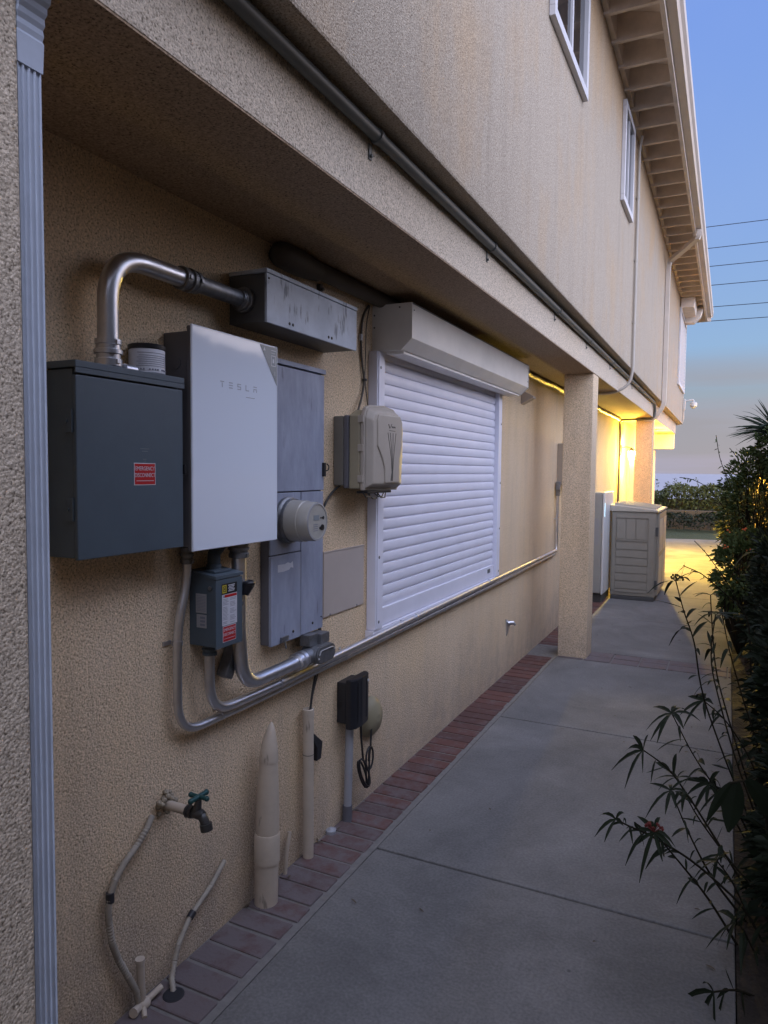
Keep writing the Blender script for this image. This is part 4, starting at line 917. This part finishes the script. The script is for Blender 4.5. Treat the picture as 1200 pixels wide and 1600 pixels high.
o = MB().tube(loop, .0052, 8).build('coiled_cord', 'black_cable'); tag(o, 'black cord tied in a loose bow below the outlet box', 'cord')
g = MB(); g.lathe((.02, 2.795, -.005), (0, 0, 1), [(0, .024), (.02, .024), (.024, .017), (.03, .008)], 16); g.box(.0, .03, 2.80, 2.83, -.005, .012, .003); tag(g.build('pipe_stub', 'pvc_gray'), 'tiny gray pipe stub in the bricks between slim pipe and gray riser', 'pipe')

# --- hose bib with foam collar
Bb = empty('hose_bib', (.1, 1.73, .57), 'dark brass garden tap with green handle on a painted pipe', 'tap')
g = MB(); random.seed(11)
for i in range(26): a = random.uniform(0, 6.28); q = random.uniform(.01, .035); g.ball((random.uniform(.004, .026), 1.725 + q * math.cos(a), .597 + 1.25 * q * math.sin(a)), random.uniform(.007, .014), 1)
g.build('foam_collar', 'foam', Bb)
g = MB(); g.tube([(0, 1.73, .594), (.105, 1.73, .592)], .0155, 16); g.build('pipe', 'pvc_cream', Bb)
g = MB(); g.lathe((.10, 1.73, .592), (1, 0, 0), [(0, .018), (.004, .022), (.010, .022), (.012, .017), (.018, .021), (.026, .021), (.028, .016), (.055, .018), (.07, .012)], 8)
g.tube(arc([(.14, 1.73, .592), (.165, 1.73, .588), (.178, 1.73, .560)], .02), .015, 14); g.tube([(.177, 1.73, .566), (.182, 1.73, .545)], .0195, 14)
g.tube([(.142, 1.73, .60), (.150, 1.73, .642)], [.015, .009], 12); g.build('valve', 'brass', Bb)
g = MB(); g.tube([(.150, 1.692, .648), (.150, 1.766, .648)], [.008, .008], 10); g.tube([(.118, 1.73, .648), (.182, 1.73, .648)], .007, 10); g.ball((.150, 1.692, .648), .0095); g.ball((.150, 1.766, .648), .0095); g.ball((.118, 1.73, .648), .009); g.ball((.182, 1.73, .648), .009); g.build('handle', 'green_handle', Bb)
T1 = empty('corrugated_tube', (.02, 1.6, 0), 'pale corrugated tube snaking from the tap down to the ground valve', 'tube')
pts = [(.012, 1.668, .582), (.018, 1.640, .555), (.02, 1.598, .522), (.02, 1.545, .492), (.02, 1.507, .458), (.02, 1.487, .419), (.02, 1.479, .38), (.02, 1.481, .344), (.02, 1.492, .27), (.02, 1.516, .203), (.025, 1.548, .13), (.03, 1.575, .07), (.03, 1.585, .02)]
MB().tube(pts, .0098, 12, rib=(.0052, .0012)).build('tube', 'flex_tube', T1)
g = MB(); g.tube([(.02, 1.4865, .43), (.02, 1.487, .40)], .0125, 10); g.build('tape', 'tape', T1)
T2 = empty('corrugated_tube', (.04, 1.75, 0), 'short corrugated tube leaning on the wall in front of the bricks, taped midway', 'tube')
pts = [(.012, 2.030, .252), (.015, 1.985, .225), (.018, 1.945, .202), (.02, 1.89, .18), (.02, 1.837, .157), (.025, 1.80, .130), (.03, 1.764, .100), (.035, 1.740, .06), (.05, 1.71, .025), (.075, 1.69, .0)]
MB().tube(pts, .0092, 12, rib=(.0052, .0011)).build('tube', 'flex_tube', T2)
g = MB(); g.tube([(.02, 1.85, .163), (.021, 1.83, .152)], .0125, 10); g.build('tape', 'tape', T2)
GV = empty('ground_valve', (.04, 1.59, 0), 'weathered pipe valve standing in the corner at the foot of the wall', 'valve')
g = MB(); g.tube([(.032, 1.598, -.02), (.031, 1.592, .155)], .0125, 12); g.tube([(.031, 1.592, .150), (.031, 1.592, .162)], .015, 12); g.build('riser', 'pvc_cream', GV)
g = MB(); g.ball((.035, 1.60, .012), (.022, .026, .018)); g.tube([(.035, 1.60, .012), (.05, 1.665, .03)], .010, 10); g.tube([(.035, 1.60, .012), (.075, 1.565, .004)], .008, 10); g.tube([(.035, 1.585, .012), (.045, 1.548, .02)], [.012, .015], 10); g.build('tee', 'pvc_cream', GV)
g = MB(); g.lathe((.085, 1.68, -.006), (0, 0, 1), [(0, .034), (.010, .034), (.012, .028)], 20); tag(g.build('ground_sleeve', 'seam'), 'dark sleeve in the brick where the short corrugated tube enters', 'sleeve')

# ================================================================== FAR PART
PW = empty('battery_unit', (.14, 9.7, .1), 'tall slim white wall battery with glowing edge light beside the storage shed', 'battery')
g = MB(); g.box(.03, .195, 9.40, 10.15, .125, 1.43, .02, 3); g.build('body', 'storage_side', PW)
g = MB(); g.box(.197, .222, 9.395, 10.155, .115, 1.44, .010, 3); g.build('front_cover', 'storage_white', PW)
g = MB(); g.box(.2225, .2235, 9.42, 9.428, 1.12, 1.30); g.build('light_strip', 'led', PW)
g = MB(); g.box(.08, .155, 9.3985, 9.3995, .75, 1.10); g.build('side_vent', 'sticker_gray', PW)
g = MB(); g.box(.001, .20, 9.45, 10.1, .0, .11, .01); g.build('plinth', 'shed_dark', PW)
SH = empty('storage_shed', (.53, 10.45, 0), 'beige resin storage shed with panelled side standing on the walk', 'storage shed')
x0, x1, y0, y1 = .245, .815, 9.87, 11.05
g = MB(); g.box(x0, x1, y0, y1, .05, 1.175, .012); g.build('body', 'shed_resin', SH)
g = MB(); g.box(x0 + .01, x1 - .01, y0 - .015, y1, 0, .048, .006); g.build('base', 'shed_dark', SH)
g = MB(); g.prism([(x0 - .02, 1.26), (x1 + .035, 1.20), (x1 + .035, 1.178), (x1 + .03, 1.176), (x0 - .02, 1.176)], 'y', y0 - .02, y1 + .02, .006)
for k in range(4): g.box(x0 + .02, x1 - .02, y0 + .10 + k * .28, y0 + .12 + k * .28, 1.21, 1.262 - .0, .002, rot=Matrix.Rotation(R(6), 3, 'Y'))
ldx = g.build('lid', 'shed_lid', SH)
# side panel: raised frame and lapped boards
g = MB(); Y = y0 - .001
def side(a, b, c, d, t=.014): g.box(a, b, Y - t, Y, c, d, .0015)
side(x0 + .02, x0 + .06, .12, 1.14); side(x1 - .10, x1 - .02, .12, 1.14); side(x0 + .061, x1 - .101, 1.09, 1.14); side(x0 + .061, x1 - .101, .10, .135)
for k in range(6): side(x0 + .065, x1 - .105, .15 + k * .105, .15 + k * .105 + .088, .010)
side(x0 + .065, x1 - .105, .785, .80)
for k in range(3): side(x0 + .07 + k * .125, x0 + .07 + k * .125 + .112, .81, 1.08, .009)
g.build('side_panel', 'shed_resin', SH)
for ya, yb in ((y0 + .02, y0 + .585), (y0 + .60, y1 - .02)):
    g = MB(); g.box(x1 + .001, x1 + .028, ya, yb, .08, 1.16, .006); dd = g.build('door', 'shed_resin', SH)
    g = MB(); g.box(x1 + .0285, x1 + .034, ya + .05, yb - .05, .15, .58, .003); g.box(x1 + .0285, x1 + .034, ya + .05, yb - .05, .64, 1.08, .003); g.build('door_panel', 'shed_lid', dd)
for z in (.22, .92):
    g = MB(); g.box(x1 - .012, x1 + .02, y0 - .012, y0 - .001, z - .06, z + .06, .003); g.build('hinge', 'shed_dark', SH)
# lanterns: one seen in the recess, an unseen twin added farther along to light the patio
def lantern(lx, ly, lz, energy, label):
    LN = empty('wall_lantern', (.10, ly, 1.9), label, 'lantern', 'wall lanterns')
    g = MB(); g.box(.001, .02, ly - .05, ly + .05, lz - .02, lz + .16, .004); g.tube(arc([(.02, ly, lz + .11), (.09, ly, lz + .13), (lx, ly, lz + .10)], .03), .008, 8); g.build('bracket', 'rubber', LN)
    g = MB(); g.lathe((lx, ly, lz + .055), (0, 0, 1), [(0, .062), (.01, .06), (.04, .02), (.06, .006)], 6); g.build('roof', 'rubber', LN)
    g = MB()
    for k in range(6):
        a = R(60 * k); g.tube([(lx + .045 * math.cos(a), ly + .045 * math.sin(a), lz - .085), (lx + .058 * math.cos(a), ly + .058 * math.sin(a), lz + .055)], .003, 5)
    g.lathe((lx, ly, lz - .10), (0, 0, 1), [(0, .02), (.015, .048)], 6); g.build('cage', 'rubber', LN)
    MB().ball((lx, ly, lz - .01), (.026, .026, .040), 3).build('bulb', 'bulb', LN)
    g = MB(); g.lathe((lx, ly, lz - .083), (0, 0, 1), [(0, .048), (.136, .062)], 6); g.build('lamp_glass', 'lamp_glass', LN)
    pl = bpy.data.lights.new('lantern_light', 'POINT'); pl.energy = energy; pl.color = (1.0, 0.66, 0.10); pl.shadow_soft_size = .04
    plo = bpy.data.objects.new('lantern_light', pl); COL.objects.link(plo); plo.parent = LN; plo.location = (lx - .10, 0.0, lz - 1.9 - .01)
lantern(.17, 12.45, 1.99, 800, 'glowing yellow wall lantern in view between the far post and the wall')
lantern(.17, 15.3, 1.99, 2600, 'unseen wall lantern added behind the far post to light the patio')
# security camera
SC = empty('security_camera', (.70, 17.7, 3.2), 'pale dome security camera on an arm at the far house corner', 'security camera')
g = MB(); g.box(.647, .70, 17.56, 17.68, 3.13, 3.37, .01); g.build('mount', 'camera_white', SC)
g = MB(); g.tube(arc([(.69, 17.65, 3.33), (.86, 17.68, 3.36), (.865, 17.68, 3.30)], .03), .018, 10); g.build('arm', 'camera_white', SC)
g = MB(); g.lathe((.865, 17.68, 3.31), (0, 0, -1), [(0, .03), (.02, .07), (.07, .078), (.10, .078), (.102, .07)], 20); g.build('housing', 'camera_white', SC)
g = MB(); g.ball((.865, 17.68, 3.215), .062, 3); g.build('dome', 'sticker_gray', SC)
o = MB().tube(arc([(.665, 17.62, 3.13), (.668, 17.62, 2.90), (.62, 17.62, 2.80), (.45, 17.62, 2.80)], .08), .014, 8).build('camera_conduit', 'gutter_paint'); tag(o, 'thin conduit dropping from the security camera mount', 'conduit')

# power lines
random.seed(5)
for i, z in enumerate((14.08, 13.02, 12.12, 11.18, 10.1, 9.4)):
    g = MB(); pts = [(x, 40 + .02 * i, z + ((x - 3) / 55) ** 2 * 2.2 + .02 * (x - 3) * .0) for x in range(-52, 59, 5)]
    g.tube(pts, .017, 6)
    tag(g.build('power_line', 'wire'), ('%s thin dark overhead wire crossing the sky right of the roof' % ('topmost', 'second highest', 'third highest', 'fourth highest', 'second lowest', 'lowest')[i]), 'power line', 'overhead power lines')

# ================================================================== GARDEN
W_ = empty('garden_wall', (2.25, 8, 0), 'tan block garden wall with dark cap behind the shrubs on the right', 'wall')
g = MB(); g.box(2.16, 2.34, -4, 19.5, -.1, 1.66, .006); g.build('wall_body', 'block_wall', W_)
g = MB(); g.box(2.13, 2.37, -4, 19.5, 1.662, 1.70, .008); g.build('wall_cap', 'wall_cap', W_)

def leaf(g, p, d, nrm, L_, w, droop=0.3, seg=3, fold=.18):
    """lance-shaped leaf, folded along its midrib"""
    d = Vector(d).normalized(); s_ = d.cross(Vector(nrm)); s_ = s_.normalized() if s_.length > 1e-4 else d.orthogonal().normalized(); up = s_.cross(d)
    pts = []; p = Vector(p); prev = None
    for i in range(seg + 1):
        t = i / seg; c = p + d * (L_ * t) - Vector((0, 0, 1)) * (droop * L_ * t * t); ww = w * math.sin(math.pi * min(.98, .06 + t * .94)) ** .8 * .5
        a = g.b.verts.new(c + s_ * ww + up * ww * fold); m_ = g.b.verts.new(c); b = g.b.verts.new(c - s_ * ww + up * ww * fold)
        if prev: g.b.faces.new((prev[0], prev[1], m_, a)); g.b.faces.new((prev[1], prev[2], b, m_))
        prev = (a, m_, b)
def rdir():
    while True:
        v = Vector((random.uniform(-1, 1), random.uniform(-1, 1), random.uniform(-1, 1)))
        if .1 < v.length < 1: return v.normalized()
def shrub(name, label, cat, c, rad, nclump, nleaf, ll, lw, m, seed, base=0.0, group=None, flowers=None, shape=None):
    random.seed(seed); c = Vector(c); r = empty(name, (c.x, c.y, base), label, cat, group)
    f = MB(); st = MB(); fl = MB(); root = Vector((c.x, c.y, base))
    for k in range(nclump):
        v = rdir(); v *= random.uniform(.35, 1.05) ** .6
        q = c + Vector((v.x * rad[0], v.y * rad[1], v.z * rad[2]))
        if q.z < base + .05: continue
        mid = root.lerp(q, .5) + Vector((random.uniform(-.08, .08), random.uniform(-.08, .08), .05))
        if k % 3 == 0: st.tube([root, mid, q], [.012, .008, .003], 5)
        cs_ = random.uniform(.06, .13) * (rad[0] + rad[2]) * .9
        for j in range(nleaf):
            o_ = rdir() * cs_ * random.uniform(.2, 1); d_ = (o_ + v * .12 + rdir() * .05 + Vector((0, 0, .04)))
            leaf(f, q + o_, d_, rdir(), ll * random.uniform(.6, 1.3), lw * random.uniform(.7, 1.2), random.uniform(0, .5), 2)
        if flowers and random.random() < flowers[1]:
            for j in range(6): o_ = rdir() * .02; fl.ball(q + v * .05 + o_, .009, 1)
    f.build('foliage', m, r, recalc=False); st.build('stems', 'stem', r)
    if flowers and len(fl.b.verts): fl.build('flowers', flowers[0], r)
    return r
shrub('bush', 'large loose bush reaching highest over the wall behind the lantana', 'bush', (1.92, 9.3, 1.35), (.36, 1.3, .62), 230, 26, .055, .024, 'leaf_mid', 21)
shrub('bush', 'olive green bush at the far end of the bed, nearest the patio', 'bush', (1.95, 12.5, .95), (.45, 1.3, .60), 160, 24, .07, .03, 'leaf_olive', 22)
shrub('lantana', 'low lantana bush with small orange flowers beside the lit patio', 'bush', (1.78, 7.3, .80), (.26, .70, .38), 120, 26, .05, .028, 'leaf_mid', 23, flowers=('flower_orange', .10))
shrub('bush', 'dark dense bush right of the brick band', 'bush', (2.02, 5.7, .72), (.24, .9, .62), 170, 26, .06, .022, 'leaf_dark', 24)
shrub('bush', 'dark bush spilling over the slab edge at the right margin', 'bush', (2.02, 4.1, .55), (.22, .8, .55), 150, 26, .075, .028, 'leaf_dark', 25)
shrub('bush', 'near black bush filling the bottom right corner', 'bush', (1.98, 2.9, .38), (.20, .65, .45), 130, 26, .07, .03, 'leaf_dark', 26)
shrub('bush', 'leafy bush leaning over the garden wall cap below the spiky crown', 'bush', (2.12, 8.2, 1.95), (.26, .9, .34), 120, 26, .05, .026, 'leaf_mid', 27, base=.0)
# tall hedge beyond the wall, behind the photographer's shoulder
# spiky crown
random.seed(31)
Yk = empty('spiky_palm', (2.35, 8.3, 0), 'spiky narrow leaved palm silhouetted above the wall at the right edge', 'palm')
cY = Vector((2.05, 8.0, 2.10)); g = MB()
for k in range(150):
    v = rdir(); v.z = abs(v.z) * .9 - .25; v = v.normalized(); leaf(g, cY + v * .04, v + Vector((0, 0, .25)), rdir(), random.uniform(.30, .46), .016, random.uniform(.1, .45), 4, .3)
g.build('crown', 'leaf_blue', Yk, recalc=False)
g = MB(); g.tube([(2.30, 8.3, -.05), (2.26, 8.25, 1.2), (2.10, 8.05, 1.95), (2.05, 8.0, 2.1)], [.05, .045, .04, .03], 10); g.build('trunk', 'bark', Yk)
# strap-leaved clump in front of the wall (long arching blades)
random.seed(33)
SL = empty('strap_leaf_plant', (1.93, 6.6, 0), 'long arching dark blades in front of the lit wall at the right edge', 'plant')
g = MB()
for k in range(26):
    a = random.uniform(0, 6.28); v = Vector((math.cos(a) * .55, math.sin(a) * .8, 1.0)); leaf(g, (1.97 + random.uniform(-.04, .04), 6.4 + random.uniform(-.1, .1), .95), v, Vector((-v.y, v.x, 0)).cross(v), random.uniform(.4, .65), .045, random.uniform(.5, 1.1), 7, .3)
g.build('blades', 'leaf_dark', SL, recalc=False)
g = MB(); g.tube([(1.97, 6.4, 0), (1.97, 6.4, .97)], .03, 8); g.build('stalk', 'stem', SL)

# whip branches of the bush against the sky
random.seed(35)
def whip(pts, label, ll=.05, lw=.022, m='leaf_mid', r0=.004, dens=30):
    r = empty('climbing_branch', pts[0], label, 'branch'); MB().tube(arc(pts, .1, 4), r0, 5).build('stem', 'stem', r); g = MB()
    P = [Vector(p) for p in arc(pts, .1, 4)]
    for a, b in zip(P, P[1:]):
        k = max(1, int((b - a).length * dens))
        for i in range(k):
            q = a.lerp(b, i / k); d = (b - a).normalized(); leaf(g, q, d * .4 + rdir(), rdir(), ll * random.uniform(.6, 1.2), lw, .4, 2)
    g.build('leaves', m, r, recalc=False)

whip([(1.626, 8.6, 1.271), (1.513, 8.5, 1.446), (1.398, 8.4, 1.57), (1.269, 8.4, 1.631), (1.159, 8.3, 1.643)], 'leafy shoot pointing left towards the house from the tallest bush')
whip([(1.717, 8.8, 1.407), (1.612, 8.7, 1.655), (1.535, 8.7, 1.866), (1.494, 8.7, 2.112)], 'upright leafy shoot against the cloud above the far hedge')
whip([(1.803, 8.9, 1.692), (1.7, 8.8, 1.889), (1.633, 8.8, 1.974)], 'short leafy shoot just right of the upright one')
whip([(1.785, 6.0, 0.625), (1.622, 5.9, 0.92), (1.484, 5.9, 1.105), (1.414, 5.9, 1.175)], 'bare thin twig reaching over the lit patio from the lantana', .02, .010, 'leaf_olive', .003, 8)
# ---- milkweed stalks arching over the walk: (x, y, z) polylines and leaf clusters
def stalk(label, pts, tips, seed, leafL=.085, lw=.016, flower=None, dens=24, start=.30, m='leaf_dark', r0=.0048):
    random.seed(seed); r = empty('milkweed_stalk', pts[0], label, 'plant', 'milkweed stalks leaning over the walk')
    P = [Vector(p) for p in arc(pts, .12, 5)]; g = MB(); n_ = len(P); g.tube(P, [r0 * (1 - .5 * i / n_) for i in range(n_)], 6); g.build('stem', 'stem', r)
    g = MB(); tot = sum((b - a).length for a, b in zip(P, P[1:])); acc = 0; side_ = 0
    for a, b in zip(P, P[1:]):
        k = max(1, int((b - a).length * dens)); d = (b - a).normalized()
        for i in range(k):
            f_ = (acc + (b - a).length * i / k) / tot
            if f_ < start or random.random() < .25: continue
            side_ += 1; s_ = d.cross(Vector((0, 0, 1))); s_ = (s_.normalized() if s_.length > .05 else Vector((1, 0, 0))); s_ = Matrix.Rotation(side_ * 1.57 + random.uniform(-.4, .4), 3, d) @ s_
            leaf(g, a.lerp(b, i / k), s_ + d * .7, d, leafL * random.uniform(.35, 1.2), lw * random.uniform(.6, 1.3), random.uniform(-.1, 1.3), 5, random.uniform(.1, .5))
        acc += (b - a).length
    e_ = P[-1]; d = (P[-1] - P[-3]).normalized()
    for k in range(tips):
        a = 2 * math.pi * k / tips + random.uniform(-.3, .3); s_ = Matrix.Rotation(a, 3, d) @ d.orthogonal(); leaf(g, e_, s_ * .9 + d * random.uniform(.1, .7), d, leafL * random.uniform(.8, 1.25), lw * 1.1, random.uniform(.2, .9), 4, .25)
    g.build('leaves', m, r, recalc=False)
    if flower:
        g = MB()
        for k in range(16):
            v = rdir(); v.z = abs(v.z); q = e_ + Vector((v.x * .03, v.y * .03, v.z * .022 + .006)); g.tube([e_, q], .001, 4); g.ball(q, (.005, .005, .006), 1)
        g.build('flower_head', flower, r)
# STALKS BEGIN
stalk('long milkweed stalk reaching farthest left over the walk, small leaf cluster at its tip', [(1.798, 2.8, 0.02), (1.738, 2.75, 0.153), (1.57, 2.65, 0.335), (1.422, 2.5, 0.47), (1.375, 2.45, 0.504), (1.334, 2.4, 0.544)], 5, 60, 0.075, 0.0128, None)
stalk('milkweed stalk with a red flower head just left of the lowest cluster', [(1.734, 2.75, -0.014), (1.614, 2.68, 0.204), (1.52, 2.6, 0.348), (1.446, 2.5, 0.48)], 9, 61, 0.085, 0.0145, 'flower_red')
stalk('milkweed stalk with big drooping leaves over the middle slab', [(1.791, 3.0, 0.025), (1.662, 2.9, 0.27), (1.547, 2.85, 0.464), (1.468, 2.8, 0.591), (1.381, 2.75, 0.661)], 6, 62, 0.11, 0.0187, None)
stalk('milkweed stalk with a palm like spray of leaves below the second joint', [(1.83, 3.25, 0.02), (1.77, 3.2, 0.149), (1.644, 3.15, 0.385), (1.546, 3.1, 0.532), (1.458, 3.05, 0.719)], 8, 63, 0.11, 0.0187, None)
stalk('tall milkweed stalk topped by a dark flower cluster in front of the shed', [(1.839, 3.55, 0.02), (1.779, 3.5, 0.122), (1.653, 3.45, 0.438), (1.553, 3.4, 0.727), (1.522, 3.35, 0.964), (1.476, 3.3, 1.095), (1.442, 3.3, 1.223)], 4, 64, 0.12, 0.0204, 'leaf_dark')
stalk('upright milkweed stalk right of the tall one, thin leaves at its top', [(1.858, 3.75, 0.02), (1.798, 3.7, 0.127), (1.676, 3.65, 0.522), (1.608, 3.6, 0.77), (1.588, 3.6, 0.963), (1.575, 3.6, 1.127)], 4, 65, 0.1, 0.017, None)
stalk('slender milkweed stalk between two taller ones, forked leaves', [(1.873, 3.45, 0.02), (1.813, 3.4, 0.147), (1.703, 3.4, 0.437), (1.632, 3.4, 0.681), (1.582, 3.4, 0.874), (1.601, 3.4, 1.075)], 6, 66, 0.085, 0.0145, None)
stalk('short milkweed stalk with narrow leaves over the big slab', [(1.746, 2.9, 0.02), (1.622, 2.85, 0.186), (1.541, 2.8, 0.362), (1.48, 2.75, 0.528)], 7, 67, 0.08, 0.0136, None)
stalk('twiggy milkweed stalk crossing the others near the margin', [(1.855, 2.95, 0.02), (1.795, 2.9, 0.132), (1.684, 2.9, 0.238), (1.558, 2.9, 0.395), (1.493, 2.9, 0.52)], 6, 68, 0.075, 0.0128, None)
stalk('milkweed sprig pointing up at the lit patio, right of the shed', [(1.825, 4.65, 0.02), (1.765, 4.6, 0.875), (1.627, 4.5, 1.01), (1.509, 4.4, 1.125), (1.424, 4.4, 1.156)], 5, 69, 0.06, 0.0102, None)
stalk('lowest milkweed sprig with broad leaves at the bottom margin', [(1.775, 2.5, 0.008), (1.709, 2.45, 0.051), (1.645, 2.4, 0.053)], 5, 70, 0.1, 0.017, None)
stalk('thin leafy milkweed stalk between the tall one and the hedge', [(1.885, 3.95, 0.02), (1.825, 3.9, 0.306), (1.731, 3.9, 0.581), (1.666, 3.85, 0.81), (1.626, 3.8, 1.006)], 7, 80, 0.09, 0.0171, None, 34, .2)
stalk('bushy milkweed stalk at the bed edge below the brick band', [(1.89, 3.65, 0.02), (1.83, 3.6, 0.237), (1.745, 3.6, 0.43), (1.647, 3.55, 0.58), (1.566, 3.5, 0.656)], 9, 81, 0.1, 0.019, None, 34, .2)
stalk('milkweed stalk drooping over the bed edge near the second joint', [(1.872, 3.35, 0.02), (1.812, 3.3, 0.055), (1.732, 3.25, 0.253), (1.656, 3.2, 0.38), (1.603, 3.15, 0.417)], 8, 82, 0.1, 0.019, None, 34, .2)
stalk('crowded milkweed stalk low at the right margin', [(1.872, 2.95, 0.02), (1.812, 2.9, -0.059), (1.742, 2.85, 0.097), (1.685, 2.8, 0.229), (1.641, 2.8, 0.278)], 8, 83, 0.09, 0.0171, None, 34, .2)
stalk('milkweed stalk with drooping leaves just above the bottom sprig', [(1.863, 2.75, 0.02), (1.803, 2.7, -0.029), (1.761, 2.7, 0.049), (1.727, 2.65, 0.138), (1.707, 2.65, 0.155)], 7, 84, 0.1, 0.019, None, 34, .2)
# STALKS END
random.seed(91); BL = empty('broad_leaf_plant', (1.80, 2.95, 0), 'single stem with big oval dark leaves in front of the milkweed', 'plant')
g = MB(); P = arc([(1.83, 2.95, .02), (1.80, 2.93, .45), (1.74, 2.91, .56), (1.675, 2.90, .535)], .1, 5); g.tube(P, .005, 6); g.build('stem', 'stem', BL)
g = MB(); leaf(g, (1.70, 2.90, .545), (-.12, 0, -1), (0, 1, .1), .20, .075, .0, 7, .2); leaf(g, (1.73, 2.90, .56), (.5, .1, -.5), (0, 1, .1), .17, .07, .3, 7, .2); leaf(g, (1.68, 2.90, .54), (-.5, .0, -.8), (0, 1, .1), .15, .035, .3, 6, .2)
g.build('leaves', 'leaf_dark', BL, recalc=False)
# hedges and planting at the end of the garden
def hedge(name, label, x0, x1, y0, y1, z1, n, m, seed, ll=.12):
    random.seed(seed); g = MB()
    for i in range(n):
        x = random.uniform(x0, x1); top = z1 + .10 * math.sin(x * 2.1) + .08 * math.sin(x * 5.3 + 1); z = top * random.random() ** .45; y = random.uniform(y0, y1)
        leaf(g, (x, y, z), rdir() + Vector((0, -.3, .4)), rdir(), ll * random.uniform(.5, 1.3), ll * .45, .3, 2)
    for k in range(60):
        x = random.uniform(x0, x1); hh = random.uniform(.1, .35)
        for j in range(9): leaf(g, (x + random.uniform(-.04, .04), y0 + .3, z1 + hh * j / 9), rdir() + Vector((0, 0, .5)), rdir(), ll * .8, ll * .25, .3, 2)
    tag(g.build(name, m, recalc=False), label, 'hedge')
hedge('hedge', 'clipped green hedge at the far end of the lawn', -4, 7, 24.2, 25.4, 1.22, 17000, 'leaf_olive', 41)
hedge('low_hedge', 'low dark border planting before the far hedge', -4, 6, 22.4, 23.4, .42, 5000, 'leaf_dark', 42, .10)
g = MB(); g.box(-4, 7, 23.6, 23.8, -.05, .55, .01); tag(g.build('low_wall', 'bark'), 'low tan garden wall behind the lawn, in front of the far hedge', 'wall')
g = MB(); g.box(-4, 7, 25.0, 25.12, -.05, .85); tag(g.build('back_fence', 'wall_cap'), 'dark fence inside the far hedge', 'fence')
random.seed(28); HD = empty('tall_hedge', (2.9, 5.5, 0), 'tall trimmed hedge over the garden wall, its unseen near end raised to shade the walk', 'hedge'); g = MB()
for i in range(34000):
    y = random.uniform(-3.5, 13.5); top = 2.66 + 1.35 * max(0, min(1, (3.4 - y) / 1.2)) + .05 * math.sin(y * 1.7) + .03 * math.sin(y * 6.1)  # unseen near end made taller to keep sky light off the walk
    z = random.uniform(.1, top); x = random.uniform(2.42, 2.62)
    if random.random() < .40: z = top - random.random() * .08; x = random.uniform(2.42, 3.3)
    leaf(g, (x, y, z), rdir() + Vector((-.3, 0, .3)), rdir(), random.uniform(.07, .15), .07, .3, 2)
g.build('foliage', 'leaf_dark', HD, recalc=False)
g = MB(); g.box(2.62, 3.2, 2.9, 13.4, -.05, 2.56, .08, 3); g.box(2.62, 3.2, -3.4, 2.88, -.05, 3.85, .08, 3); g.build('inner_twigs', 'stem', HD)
random.seed(77); g = MB()
for i in range(90):
    y = random.uniform(1.6, 9); x = random.choice((random.uniform(1.45, 1.70), random.uniform(1.6, 1.70), random.uniform(.01, .05), random.uniform(.3, 1.7)))
    a = random.uniform(0, 6.28); leaf(g, (x, y, .006), (math.cos(a), math.sin(a), random.uniform(0, .25)), (0, 0, 1), random.uniform(.010, .038), random.uniform(.004, .012), .1, 3, .5)
tag(g.build('leaf_litter', 'bark', recalc=False), 'dry leaf litter scattered along the edges of the walk', 'litter', None, 'stuff')
